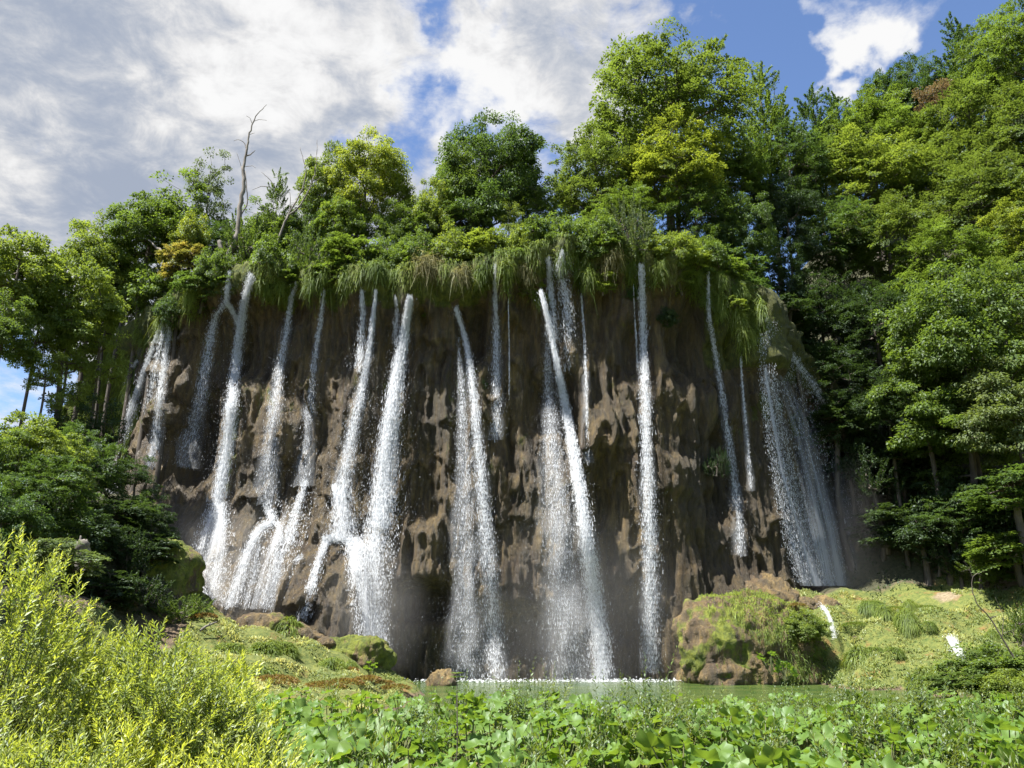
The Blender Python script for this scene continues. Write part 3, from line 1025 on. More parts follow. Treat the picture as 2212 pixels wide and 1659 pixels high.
def drops(Q, L, w0, w1, n, rs, spray=0.3, size=0.0073, packets=True, bias=0.0, tlo=0.0, thi=1.0, pw=1.0, elong=(5, 17), coregrow=1.0):
    """droplets and torn strands of water along the path Q; returns V, F"""
    m = len(Q)
    T = unit(np.gradient(Q, axis=0))
    side = unit(np.cross(T, np.array([0, 1.0, 0])))
    side = np.where(side[:, :1] < 0, -side, side)
    N = n
    if packets:
        npk = max(20, N // 14)
        tp = tlo + (thi - tlo) * rs.random(npk) ** pw
        op = rs.normal(0, 0.42, npk)
        k = rs.integers(0, npk, N)
        t = tp[k] + rs.normal(0, 0.28 / L, N)
        o = op[k] + rs.normal(0, 0.16, N)
        free = rs.random(N) < 0.35
        t = np.where(free, tlo + (thi - tlo) * rs.random(N) ** pw, t)
        o = np.where(free, rs.normal(0, 0.5, N), o)
    else:
        t = tlo + (thi - tlo) * rs.random(N) ** pw
        o = rs.normal(0, 0.5, N)
    t = np.clip(np.where(t < 0, rs.random(N) * 0.3, t), 0, 1)
    w = w0 + (w1 - w0) * t ** 1.1
    sp = rs.random(N) < spray * (0.35 + 0.9 * t)
    o = np.where(sp, rs.normal(bias, 1.3, N), o * coregrow)
    idx = np.clip((t * (m - 1)).astype(int), 0, m - 1)
    C = Q[idx] + side[idx] * (o * w * 0.5)[:, None]
    C[:, 1] += rs.normal(0, 1, N) * (0.10 + 0.22 * w * (0.4 + 0.6 * sp))
    C[:, 2] += rs.normal(0, 0.06, N)
    s = size * np.exp(rs.normal(0, 0.32, N)) * np.where(sp, 0.55, 0.95)
    e = rs.uniform(elong[0], elong[1], N) * np.where(sp, 0.5, 1.0)
    d = T[idx] + rs.normal(0, 0.10, (N, 3))
    d = unit(d)
    a = unit(np.cross(d, rs.normal(size=(N, 3)) + np.array([0, 1.2, 0])))
    V = np.stack([C - d * (s * e * 1.1)[:, None], C + a * s[:, None] * 1.15 + d * (s * e * 0.5)[:, None], C - a * s[:, None] * 1.15 + d * (s * e * 0.7)[:, None]], 1).reshape(-1, 3)
    return V, np.arange(N * 3).reshape(-1, 3)


def sheet(Q, L, w0, w1, dens, rs, bulge=0.25, nu=14, tilt=0.0, shapes=None):
    m = len(Q)
    T = unit(np.gradient(Q, axis=0))
    side = unit(np.cross(T, np.array([0, 1.0, 0])))
    side = np.where(side[:, :1] < 0, -side, side)
    t = np.linspace(0, 1, m)
    w = (w0 + (w1 - w0) * t ** 1.1) * (1 + 0.22 * fbm(t * L * 0.7, 0, 0, 3, int(rs.random() * 900)))
    u = np.linspace(-1, 1, nu)
    V = Q[:, None] + side[:, None] * (u[None, :, None] * w[:, None, None] * 0.5)
    V[..., 1] -= bulge * w[:, None] * (1 - u[None] ** 2) * 0.5
    ph = rs.random() * 10
    V[..., 1] += 0.10 * w[:, None] * fbm(u[None] * 2 + ph, t[:, None] * L * 0.5, 0, 3, int(ph * 10))
    V[..., 0] += 0.10 * fbm(u[None] * 1.3 + ph, t[:, None] * L * 0.6, 3, 3, 5 + int(ph * 10)) * sstep(0, 0.1, t)[:, None]
    den = np.interp(t, *zip(*dens))[:, None] * (1 - np.abs(u[None]) ** 2) ** 1.6 * (0.1 + 0.9 * sstep(0, 0.10, t))[:, None]
    F = []
    i = np.arange(m - 1)[:, None] * nu
    j = np.arange(nu - 1)[None]
    F = np.stack([i + j, i + j + 1, i + nu + j + 1, i + nu + j], -1).reshape(-1, 4)
    uv = np.stack([np.broadcast_to((u[None] + 1) / 2 * (w[:, None] ** 0.5) + ph, (m, nu)), np.broadcast_to(t[:, None] * L + ph, (m, nu))], -1).reshape(-1, 2)
    C = np.stack([den, den, den], -1).reshape(-1, 3)
    return V.reshape(-1, 3), F, C, uv


FALLG = "white waterfalls down the brown cliff"


def fan(PL, PR, dens, rs, nu=40, bulge=0.12):
    """a wide veil stretched between a left and a right edge path (3-D points, same length)"""
    m = len(PL)
    u = np.linspace(0, 1, nu)[None, :, None]
    V = PL[:, None] * (1 - u) + PR[:, None] * u
    wd = np.linalg.norm(PR - PL, axis=1)
    V[..., 1] -= bulge * wd[:, None] * (4 * u[..., 0] * (1 - u[..., 0])) + 0.06 * fbm(u[..., 0] * 6, np.linspace(0, 3, m)[:, None], 0, 3, rs.randint(99))
    t = np.linspace(0, 1, m)[:, None]
    uu = u[..., 0]
    den = np.interp(t[:, 0], *zip(*dens))[:, None] * (1 - np.abs(uu * 2 - 1) ** 3) ** 0.8 * np.clip(0.85 + 0.9 * fbm(uu * 5, t * 1.2, 7, 3, rs.randint(99)), 0, 1.3)
    i = np.arange(m - 1)[:, None] * nu
    j = np.arange(nu - 1)[None]
    F = np.stack([i + j, i + j + 1, i + nu + j + 1, i + nu + j], -1).reshape(-1, 4)
    L = np.linalg.norm(np.diff(PL, axis=0), axis=1).sum()
    ph = rs.random() * 9
    uv = np.stack([np.broadcast_to(uu * 3 + ph, (m, nu)), np.broadcast_to(t * L + ph, (m, nu))], -1).reshape(-1, 2)
    C = np.stack([den] * 3, -1).reshape(-1, 3)
    return V.reshape(-1, 3), F, C, uv


def waterfall(label, strands, name='waterfall', group=FALLG, cat='waterfall', seed=0):
    """strands: dicts(path, w, n, ...) -> one thing > water_sheet parts, droplets part"""
    rs = np.random.RandomState(seed + 500)
    rs2 = np.random.default_rng(seed + 500)
    root = None
    dr = Acc()
    for st in strands:
        if 'left' in st:
            PL, _ = interp_path(to3d(st['left'], st.get('off', 0.3)), 46)
            PR, _ = interp_path(to3d(st['right'], st.get('off', 0.3)), 46)
            if root is None:
                base = PL[-1].copy()
                root = thing(name, label, cat, tuple(base), group)
            V, F, C, U = fan(PL - base, PR - base, st['dens'], rs)
            link('water_veil', make_mesh('water_veil', V, F, M_FAN, C, U, smooth=True), root)
            k = st.get('n', 0)
            if k:
                t = rs2.random(k) ** 0.8
                u = rs2.random(k)
                q = (PL[(t * 45).astype(int)] * (1 - u[:, None]) + PR[(t * 45).astype(int)] * u[:, None]) - base
                q = q + rs2.normal(0, 0.09, (k, 3)) - np.array([0, 0.15, 0])
                dd = unit((PL[-1] - PL[0]) * 0.5 + (PR[-1] - PR[0]) * 0.5) + rs2.normal(0, 0.12, (k, 3))
                s = 0.007 * np.exp(rs2.normal(0, 0.35, k))[:, None]
                aa = unit(np.cross(dd, [0, 1, 0]))
                V = np.stack([q - dd * s * 6, q + aa * s + dd * s * 3, q - aa * s + dd * s * 4], 1).reshape(-1, 3)
                dr.add(V, np.arange(k * 3).reshape(-1, 3))
            continue
        Q3 = to3d(st['path'], st.get('off', 0.35))
        L0 = np.linalg.norm(np.diff(Q3, axis=0), axis=1).sum()
        Q, L = interp_path(Q3, max(16, int(L0 / 0.22)))
        if root is None:
            root = thing(name, label, cat, tuple(Q[-1]), group)
            base = Q[-1].copy()
        w0, w1 = [q * f for q, f in zip(st['w'], (0.7, 0.8))]
        Qb = Q - base
        if st.get('dens'):
            V, F, C, U = sheet(Qb, L, w0 * st.get('sw', 1.0), w1 * st.get('sw', 1.0), st['dens'], rs)
            me = make_mesh('water_sheet', V, F, M_VEIL if st.get('veil') else M_SHEET, C, U, smooth=True)
            link('water_sheet', me, root)
        if L > 6:
            V, F, C, U = sheet(Qb + np.array([0, 0.12, 0]), L, w0 * 1.4 + 0.15, w1 * 1.3 + 0.45, [(0, .3), (.2, .7), (.8, .9), (1, .8)], rs)
            link('spray_halo', make_mesh('spray_halo', V, F, M_HALO, C, U, smooth=True), root)
        if st.get('n', 0):
            V, F = drops(Qb, L, w0, w1, int(st['n'] * (1.35 if st['n'] > 12000 and not st.get('veil') else 1.15) * (0.5 if name == 'cascade' else 1)), rs2, st.get('spray', 0.3), st.get('size', 0.0066), True, st.get('bias', 0.0), st.get('tlo', 0), st.get('thi', 1), st.get('pw', 1.0), st.get('elong', (5, 17)), st.get('core', 1.0))
            dr.add(V, F)
    if dr.n:
        link('droplets', dr.mesh('droplets', M_WHITE), root, kind='stuff')
    return root


K = 1.0
waterfall("thin bright fall sliding down the mossy shoulder at the cliff's far end", [
    dict(path=[(350, 700), (330, 750), (305, 820), (280, 900), (262, 980), (240, 1070)], w=(0.25, 1.0), n=6000, dens=[(0, .9), (1, .7)], spray=0.05, off=0.5),
    dict(path=[(296, 780), (282, 800), (268, 830)], w=(0.2, 0.4), n=700, dens=[(0, .9), (1, .5)], off=0.5)], seed=1)
waterfall("fine threads dripping beside the mossy shoulder, ending in a narrow bright jet", [
    dict(path=[(368, 690), (358, 760), (345, 860), (335, 960), (322, 1010)], w=(0.5, 0.7), n=3500, dens=[(0, .55), (.6, .4), (1, .8)], veil=True, off=0.5),
    dict(path=[(355, 700), (335, 790), (318, 890)], w=(0.3, 0.7), n=1500, off=0.6)], seed=2)
waterfall("twin fall that leaps off a ledge and breaks into loose spray on the rock", [
    dict(path=[(497, 590), (492, 625), (488, 655)], w=(0.3, 0.35), n=1500, dens=[(0, .8), (1, .9)]),
    dict(path=[(486, 655), (462, 690), (450, 760), (435, 850), (415, 930), (395, 1010)], w=(0.5, 1.6), n=5500, dens=[(0, .8), (.25, .4), (.6, .15), (1, .05)], spray=0.5, size=0.0058, veil=True)], seed=3)
waterfall("strong straight fall fed by two spouts, washing over the mounds below", [
    dict(path=[(543, 596), (530, 640), (520, 700), (510, 780), (500, 880), (488, 980), (470, 1090)], w=(0.55, 0.95), n=16000, dens=[(0, .6), (.15, .85), (.6, .75), (1, .75)], spray=0.18, off=0.6),
    dict(path=[(490, 655), (503, 672), (516, 705)], w=(0.3, 0.35), n=1500, dens=[(0, .9), (1, .9)]),
    dict(path=[(470, 1090), (455, 1150), (440, 1210), (425, 1270), (415, 1310)], w=(0.9, 2.4), n=4500, dens=[(0, .7), (1, .35)], veil=True, spray=0.3, off=0.25),
    dict(path=[(480, 1090), (475, 1160), (468, 1230), (455, 1300)], w=(0.6, 1.4), n=4000, dens=[(0, .7), (1, .4)], veil=True, spray=0.3, off=0.25)], seed=4)
waterfall("loose fall with drifting spray above the middle mound", [
    dict(path=[(640, 615), (630, 640), (618, 720), (602, 800), (592, 900), (580, 1000), (575, 1090)], w=(0.25, 1.5), n=6000, dens=[(0, .6), (.3, .35), (.7, .22), (1, .25)], veil=True, spray=0.4, size=0.0058)], seed=5)
waterfall("sparse scattered fall between the loose fall and the forked one", [
    dict(path=[(700, 630), (693, 690), (682, 760), (670, 850), (660, 960), (655, 1050)], w=(0.2, 1.1), n=3200, dens=[(0, .5), (.3, .25), (1, .03)], veil=True, spray=0.45, size=0.0062)], seed=6)
waterfall("forked fall of two spouts joining into one ragged column", [
    dict(path=[(812, 632), (806, 690), (795, 770), (778, 860), (758, 950), (742, 1040)], w=(0.22, 1.1), n=8500, dens=[(0, .7), (.4, .4), (1, .4)], veil=True, spray=0.32),
    dict(path=[(782, 632), (784, 680), (780, 740), (775, 800)], w=(0.3, 0.7), n=2600, dens=[(0, .5), (1, .3)], veil=True, spray=0.4),
    dict(path=[(722, 1050), (740, 1090), (755, 1140)], w=(0.4, 1.3), n=3000, dens=[(0, .5), (1, .6)], veil=True, off=0.3),
    dict(path=[(742, 1040), (738, 1100), (740, 1165)], w=(1.1, 2.0), n=4500, dens=[(0, .6), (1, .7)], veil=True, spray=0.3, off=0.4)], seed=7)
waterfall("heaviest fall of all, a thick white column spreading into a wide pale curtain", [
    dict(path=[(885, 645), (874, 720), (860, 800), (848, 880), (838, 960), (830, 1050), (822, 1140)], w=(0.45, 1.7), n=30000, dens=[(0, .9), (.3, .85), (1, .85)], spray=0.14, off=0.8, size=0.0068),
    dict(path=[(855, 645), (858, 680), (852, 740)], w=(0.3, 0.5), n=900, dens=[(0, .35), (1, .1)], veil=True),
    dict(path=[(815, 1130), (805, 1200), (802, 1260), (803, 1330), (808, 1440)], w=(2.1, 1.8), n=8000, dens=[(0, .8), (.5, .5), (1, .4)], spray=0.1, off=0.5, core=0.95),
    dict(path=[(765, 1165), (770, 1230), (783, 1300), (795, 1380)], w=(1.2, 1.2), n=7000, dens=[(0, .85), (1, .5)], off=0.4),
    dict(path=[(700, 1165), (735, 1160), (765, 1172), (790, 1190)], w=(0.5, 1.0), n=3500, dens=[(0, .8), (1, .9)], off=0.25)], seed=8)
waterfall("broad airy fall pouring from a small notch, leaning as it drops into the pool", [
    dict(path=[(985, 668), (1003, 720), (1016, 790), (1026, 880), (1036, 990), (1048, 1120), (1058, 1250), (1068, 1380), (1074, 1468)], w=(0.35, 1.5), n=13000, dens=[(0, .8), (.15, .5), (.4, .32), (1, .32)], spray=0.3, bias=-0.9, veil=True, off=0.7, size=0.0061),
    dict(path=[(990, 730), (998, 850), (1002, 1000), (1005, 1200), (1010, 1468)], w=(0.3, 2.4), n=8000, dens=[(0, .0), (.5, .15), (1, .3)], veil=True, spray=0.5, pw=0.6, off=0.9, size=0.0051)], seed=9)
waterfall("faint dripping fall beside the long hanging grass beard", [
    dict(path=[(1070, 573), (1070, 640), (1072, 720), (1072, 830), (1070, 950)], w=(0.3, 0.8), n=3800, dens=[(0, .6), (.3, .35), (1, 0.05)], veil=True, spray=0.4),
    dict(path=[(1098, 650), (1100, 740), (1100, 860)], w=(0.06, 0.10), n=900, spray=0.1, size=0.0048)], seed=10)
waterfall("tall strong fall slanting away from its mossy knob down to the pool foam", [
    dict(path=[(1168, 632), (1180, 668), (1192, 730), (1206, 800), (1222, 880), (1240, 980), (1256, 1080), (1270, 1180), (1284, 1290), (1297, 1390), (1303, 1470)], w=(0.28, 1.3), n=28000, dens=[(0, .9), (.3, .75), (.7, .7), (1, .8)], spray=0.16, bias=-1.0, off=0.9, size=0.0068),
    dict(path=[(1180, 690), (1185, 850), (1195, 1000), (1205, 1150), (1222, 1300), (1235, 1470)], w=(0.3, 3.4), n=12000, dens=[(0, .0), (.5, .15), (1, .35)], veil=True, spray=0.5, pw=0.6, off=1.0, size=0.0051),
    dict(path=[(1185, 560), (1188, 610), (1194, 680), (1200, 740)], w=(0.45, 0.6), n=2600, dens=[(0, .45), (1, .4)], veil=True)], seed=11)
waterfall("short gush bubbling over the grassy crest of the cliff, trickling below", [
    dict(path=[(1214, 545), (1212, 570), (1208, 590)], w=(0.2, 0.9), n=2200, dens=[(0, .9), (1, .9)], size=0.0073),
    dict(path=[(1208, 588), (1222, 640), (1228, 720), (1228, 800)], w=(1.0, 0.8), n=2600, dens=[(0, .4), (1, .1)], veil=True, spray=0.4),
    dict(path=[(1256, 640), (1262, 720), (1266, 830), (1270, 1000)], w=(0.15, 0.35), n=1700, spray=0.3, size=0.0055)], seed=12)
waterfall("slim vertical fall dropping straight from the brim to the pool, beaded and even", [
    dict(path=[(1385, 575), (1387, 640), (1390, 740), (1394, 860), (1398, 980), (1402, 1120), (1405, 1270), (1408, 1450)], w=(0.5, 1.2), n=16000, dens=[(0, .7), (.15, .45), (.5, .3), (1, .35)], veil=True, spray=0.14, off=0.7, size=0.0058),
    dict(path=[(1368, 620), (1372, 700), (1378, 800)], w=(0.05, 0.15), n=700, dens=None, spray=0.1, size=0.0048)], seed=13)
waterfall("narrow broken fall in the dark recess beside the hanging green buttress", [
    dict(path=[(1530, 590), (1530, 640), (1532, 690), (1545, 760), (1560, 850), (1572, 930), (1585, 1030), (1597, 1130), (1600, 1200)], w=(0.22, 0.75), n=4500, dens=[(0, .5), (.3, .35), (1, .08)], veil=True, spray=0.3, size=0.0058),
    dict(path=[(1600, 775), (1606, 860), (1616, 960), (1622, 1060)], w=(0.06, 0.2), n=1200, spray=0.2, size=0.0053)], seed=14)
waterfall("wide bluish veil of water in the shaded corner, fanning out on to the terrace", [
    dict(left=[(1640, 740), (1642, 830), (1655, 960), (1672, 1080), (1695, 1190), (1722, 1266)], right=[(1668, 690), (1722, 780), (1790, 880), (1842, 1010), (1872, 1140), (1892, 1268)], dens=[(0, .55), (.25, .42), (.6, .5), (1, .62)], n=6000, off=0.5),
    dict(left=[(1640, 800), (1648, 900), (1662, 1010), (1680, 1110), (1700, 1200), (1718, 1266)], right=[(1672, 790), (1690, 900), (1715, 1010), (1750, 1110), (1785, 1200), (1812, 1268)], dens=[(0, .75), (.4, .6), (1, .9)], n=6000, off=0.7),
    dict(path=[(1655, 690), (1690, 740), (1735, 800), (1785, 870), (1820, 970), (1850, 1070), (1875, 1170), (1890, 1268)], w=(0.3, 1.4), n=5000, spray=0.4, size=0.0060, off=0.6)], seed=15)
CASG = "white cascades over the rock mounds below the falls"
waterfall("pale sheet of water washing down the mound below the strong straight fall", [
    dict(left=[(450, 1090), (425, 1150), (400, 1210), (385, 1270)], right=[(500, 1085), (505, 1160), (500, 1240), (490, 1315)], dens=[(0, .5), (.5, .75), (1, .6)], n=2500, off=0.3)], name='cascade', group=CASG, cat='cascade', seed=31)
waterfall("thin pale sheet sliding over the rock between the two middle cascades", [
    dict(left=[(590, 1090), (565, 1150), (530, 1230), (505, 1315)], right=[(690, 1060), (670, 1130), (640, 1220), (615, 1318)], dens=[(0, .25), (.4, .62), (1, .6)], n=1800, off=0.3)], name='cascade', group=CASG, cat='cascade', seed=32)
waterfall("broad pale curtain beside the brown mound, widest of the low cascades", [
    dict(left=[(735, 1160), (748, 1230), (760, 1310), (778, 1400)], right=[(868, 1130), (852, 1220), (838, 1320), (830, 1430)], dens=[(0, .1), (.15, .5), (.5, .7), (1, .7)], n=3500, off=0.45)], name='cascade', group=CASG, cat='cascade', seed=33)
waterfall("cascade arching over the middle mound in a thick white tongue and thin branching threads", [
    dict(path=[(575, 1090), (592, 1128), (562, 1140), (540, 1180), (520, 1240), (495, 1310)], w=(0.7, 0.9), n=8000, dens=[(0, .6), (.3, .95), (1, .6)], off=0.22, spray=0.12),
    dict(path=[(600, 1130), (605, 1170), (590, 1230), (575, 1300)], w=(0.5, 1.0), n=3500, dens=[(0, .5), (1, .45)], veil=True, off=0.2),
    dict(path=[(560, 1180), (548, 1240), (530, 1310)], w=(0.25, 0.5), n=1800, dens=[(0, .6), (1, .5)], off=0.2)], name='cascade', group=CASG, cat='cascade', seed=20)
waterfall("ragged cascade stepping down between the middle mound and the brown mound", [
    dict(path=[(660, 1040), (645, 1090), (630, 1140), (612, 1200), (590, 1260), (572, 1315)], w=(0.5, 1.2), n=7000, dens=[(0, .4), (.5, .6), (1, .55)], veil=True, off=0.22, spray=0.2),
    dict(path=[(655, 1205), (628, 1215), (610, 1250), (600, 1310)], w=(0.5, 0.7), n=2500, dens=[(0, .7), (1, .4)], off=0.2)], name='cascade', group=CASG, cat='cascade', seed=21)
waterfall("cascade parting round the brown mound like a white collar", [
    dict(path=[(735, 1162), (705, 1168), (688, 1210), (672, 1270), (652, 1335)], w=(0.5, 0.8), n=7000, dens=[(0, .8), (1, .5)], off=0.22, spray=0.12)], name='cascade', group=CASG, cat='cascade', seed=22)
waterfall("small smooth chute of white water sliding behind the dark mossy boulder", [
    dict(path=[(385, 1238, 36.5), (405, 1255, 36.3), (425, 1280, 36), (445, 1320, 35.6)], w=(1.0, 1.0), n=4000, dens=[(0, .9), (1, .9)], spray=0.05)], name='cascade', group=CASG, cat='cascade', seed=23)
BANKG = "little cascades running through the grassy terrace"
waterfall("curved little cascade pouring over the great boulder's shoulder", [
    dict(path=[(1770, 1304, 40.0), (1784, 1318, 39.8), (1795, 1342, 39.6), (1803, 1378, 39.5)], w=(0.42, 0.5), n=700, dens=[(0, .95), (1, .95)], spray=0.05, elong=(2, 4))], name='cascade', group=BANKG, cat='cascade', seed=24)
waterfall("short broad white chute in the tall grass near the leafless twig", [
    dict(path=[(2052, 1372, 34.6), (2060, 1388, 34.4), (2072, 1408, 34.2), (2080, 1428, 34.0)], w=(0.8, 0.9), n=700, dens=[(0, .95), (1, .95)], spray=0.02, elong=(2, 4), size=0.0073)], name='cascade', group=BANKG, cat='cascade', seed=25)
waterfall("tiny white trickle between olive moss humps on the terrace", [
    dict(path=[(1930, 1302, 41.5), (1942, 1308, 41.2), (1950, 1312, 41.0)], w=(0.3, 0.5), n=900, dens=[(0, .9), (1, .9)], spray=0.02, elong=(2, 4)),
    dict(path=[(1936, 1322, 40.6), (1944, 1328, 40.5)], w=(0.25, 0.3), n=300, dens=[(0, .9), (1, .9)], spray=0.02, elong=(2, 4))], name='cascade', group=BANKG, cat='cascade', seed=26)


def foam():
    """broken foam lying on the pool where the falls land"""
    rs = np.random.default_rng(9)
    n = 1600
    xs = [(-6.6, 0.9, .10), (-0.9, 1.1, .22), (4.4, 1.3, .34), (3.0, 1.6, .16), (7.1, 0.7, .12), (-3.6, 0.9, .06)]
    c = rs.choice(len(xs), n, p=np.array([q[2] for q in xs]))
    X = np.array([q[0] for q in xs])[c] + rs.normal(size=n) * np.array([q[1] for q in xs])[c]
    Y = 40.9 - np.abs(rs.normal(size=n)) * 0.35
    Z = 0.005 + np.abs(rs.normal(size=n)) * 0.07 * np.exp(-((Y - 40.7) / 0.5) ** 2)
    s = 0.016 * np.exp(rs.normal(0, 0.5, n))
    a = rs.random(n) * 6.28
    Vv = []
    for k in range(4):
        q = np.stack([X + s * 1.6 * np.cos(a + k * 1.5708), Y + s * np.sin(a + k * 1.5708), Z], 1)
        Vv.append(q)
    tip = np.stack([X, Y, Z + s * 0.9], 1)
    V = np.stack(Vv + [tip], 1).reshape(-1, 3)
    b = np.arange(n)[:, None] * 5
    F = np.concatenate([b + np.array(q)[None] for q in ([0, 1, 4], [1, 2, 4], [2, 3, 4], [3, 0, 4])])
    return make_mesh('foam', V, F, M_WHITE)


tag(link('foam', foam()), "white foam line on the pool where the falls land", 'foam', kind='stuff')


def mist(label, c, r, dens):
    th = np.linspace(0, 2 * np.pi, 24, endpoint=False)
    ph = np.linspace(-np.pi / 2, np.pi / 2, 13)
    T_, H = np.meshgrid(th, ph, indexing='ij')
    V = np.stack([np.cos(H) * np.cos(T_), np.cos(H) * np.sin(T_), np.sin(H)], -1).reshape(-1, 3)
    i = np.arange(24)[:, None] * 13
    j = np.arange(12)[None]
    k = ((np.arange(24) + 1) % 24)[:, None] * 13
    F = np.stack([i + j, k + j, k + j + 1, i + j + 1], -1).reshape(-1, 4)
    o = link('mist', make_mesh('mist', V, F, mist_mat('mist', dens)), loc=c)
    o.scale = r
    return tag(o, label, None, kind='stuff')


mist("fine spray drifting over the mounds under the strong straight fall", (-13.6, 38.6, 4.2), (5.2, 3.0, 4.6), 0.075)
mist("spray hanging round the foot of the heaviest fall", (-6.6, 38.8, 3.2), (3.2, 2.6, 4.2), 0.07)
mist("thin spray over the pool below the slanting falls", (3.2, 39.6, 3.0), (7.0, 2.6, 6.0), 0.040)
mist("bluish spray filling the shaded corner under the veil fall", (18.0, 46.0, 7.0), (4.6, 2.6, 6.5), 0.060)

# ------------------------------------------------------------------ trees and shrubs
def crown_clumps(rs, lobes, n, inner=0.25, gap=0.0, seed=0):
    """centres and outward directions of leaf clumps in a union of ellipsoid lobes"""
    lobes = np.array(lobes, float)
    area = (lobes[:, 3] * lobes[:, 4] * lobes[:, 5]) ** (2 / 3)
    C, O = [], []
    tries = 0
    while len(C) < n and tries < n * 30:
        tries += 1
        k = rs.choice(len(lobes), p=area / area.sum())
        d = rs.normal(size=3)
        d /= np.linalg.norm(d)
        if d[2] < -0.55:
            continue
        r = rs.uniform(0.25, 0.8) if rs.random() < inner else rs.uniform(0.78, 1.20)
        p = lobes[k, :3] + d * r * lobes[k, 3:]
        q = np.linalg.norm((p - lobes[:, :3]) / lobes[:, 3:], axis=1)
        q[k] = 9
        if q.min() < 0.62:
            continue
        if gap and float(fbm(p[0] * 0.55, p[1] * 0.55, p[2] * 0.55, 2, seed)) < gap - 0.5:
            continue
        C.append(p)
        O.append(d)
    return np.array(C), np.array(O)


def limbs(C, top, base_r, rs, lean=(0, 0), z0=0.0, twist=0.15):
    """joins every clump to a growing skeleton from the trunk: natural forking limbs"""
    nodes = [np.array([0, 0, z0])]
    par = [-1]
    for k in range(1, 9):
        t = k / 8
        nodes.append(np.array([lean[0] * t + twist * math.sin(3 * t), lean[1] * t + twist * math.cos(2.3 * t) - twist, z0 + (top - z0) * t]))
        par.append(len(nodes) - 2)
    order = np.argsort(np.linalg.norm((C - nodes[3]) * np.array([1, 1, .7]), axis=1))
    for i in order:
        A = np.array(nodes)
        v = C[i] - A
        dist = np.linalg.norm(v, axis=1)
        pen = np.where(v[:, 2] < -0.1, -v[:, 2] * 1.2, 0) + 0.02 * np.arange(len(A)) / len(A)
        k = int(np.argmin(dist + pen))
        m = (A[k] + C[i]) / 2 + rs.normal(0, 0.06, 3) * dist[k] + np.array([0, 0, -0.05 * dist[k]])
        nodes.append(m)
        par.append(k)
        nodes.append(C[i] - np.array([0, 0, 0.08]))
        par.append(len(nodes) - 2)
    cnt = np.ones(len(nodes))
    for i in range(len(nodes) - 1, 0, -1):
        cnt[par[i]] += cnt[i]
    rad = base_r * (cnt / cnt[0]) ** 0.46
    acc = Acc()
    for i in range(1, len(nodes)):
        a, b = nodes[par[i]], nodes[i]
        sd = 6 if rad[i] > 0.05 else 4
        V, F = tube([a, b], [min(rad[par[i]], rad[i] * 1.35), rad[i]], sd, cap=False)
        acc.add(V, F)
    return acc


def clump_leaves(rs, C, O, n, R_, L, style):
    """n leaves about each clump centre"""
    N = len(C) * n
    k = np.repeat(np.arange(len(C)), n)
    up = np.array([0, 0, 1.0])
    rr = R_ * rs.uniform(0.65, 1.3, len(C))[k]
    outw = O[k]
    if style == 'fan':            # beech-like flat sprays reaching outward and drooping
        h = unit(outw * np.array([1, 1, 0.25]) + rs.normal(0, 0.25, (len(C), 3))[k])
        nrm = unit(up + 0.45 * rs.normal(0, 1, (len(C), 3))[k] * 0.5 + 0.35 * outw)
        s = np.cross(h, nrm)
        a = rs.uniform(-0.5, 1.25, N)
        b = rs.normal(0, 0.42, N) * (1.25 - 0.55 * np.abs(a))
        p = C[k] + h * (a * rr)[:, None] + s * (b * rr)[:, None] + nrm * (rs.normal(0, 0.07, N) * rr)[:, None]
        p[:, 2] -= 0.22 * rr * np.clip(a, 0, 2) ** 2
        d = unit(h * 0.8 + s * np.sign(b)[:, None] * 0.8 + rs.normal(0, 0.3, (N, 3)))
        nl = unit(nrm + rs.normal(0, 0.28, (N, 3)))
    elif style == 'spike':        # upswept pointed sprays
        h = unit(outw * np.array([1, 1, 0.5]) + np.array([0, 0, 0.8]) + rs.normal(0, 0.2, (len(C), 3))[k])
        a = rs.random(N) ** 0.7
        p = C[k] + h * ((a - 0.3) * rr * 2.0)[:, None] + rs.normal(0, 0.20, (N, 3)) * (rr * (1.1 - a))[:, None]
        d = unit(h + rs.normal(0, 0.6, (N, 3)))
        nl = unit(up + rs.normal(0, 0.5, (N, 3)))
    else:                         # maple-like rounded domes
        q = rs.normal(size=(N, 3))
        q = unit(q) * (rs.random(N) ** 0.4)[:, None]
        q[:, 2] = np.abs(q[:, 2]) * 0.75 - 0.25
        p = C[k] + q * rr[:, None] + outw * (0.15 * rr)[:, None]
        d = unit(q * np.array([1, 1, 0.3]) + outw * 0.4 + np.array([0, 0, -0.35]) + rs.normal(0, 0.35, (N, 3)))
        nl = unit(up * 0.9 + q * 0.7 + rs.normal(0, 0.38, (N, 3)))
    Ls = L * rs.uniform(0.65, 1.3, N)
    cb = rs.random(len(C))[k]
    top = np.clip((C[:, 2] - C[:, 2].min()) / (np.ptp(C[:, 2]) + 1e-6), 0, 1)[k]
    col = np.stack([np.clip(0.5 + 0.5 * (rs.random(N) - 0.5) + 0.4 * (cb - 0.5), 0, 1),
                    np.clip(0.9 * cb * rs.random(N) + 0.15 * rs.random(N), 0, 1), top], 1)
    return kites(p, d, nl, Ls, Ls * 0.62, rs, col=col)


def lobes_round(rs, Rr, H, k, low=0.0):
    """k uneven lobes filling a crown of radius Rr and height H above 0"""
    out = [(0, 0, H * 0.55, Rr * 0.72, Rr * 0.72, H * 0.42)]
    for i in range(k):
        a = 2.4 * i + rs.uniform(-.5, .5)
        h = rs.uniform(0.18 + low, 0.82) * H
        rad = Rr * math.sqrt(max(0.05, 1 - ((h / H - 0.42) / 0.62) ** 2)) * 0.62
        r = Rr * rs.uniform(0.30, 0.5)
        out.append((math.cos(a) * rad, math.sin(a) * rad, h, r, r, r * rs.uniform(0.6, 0.9)))
    return out


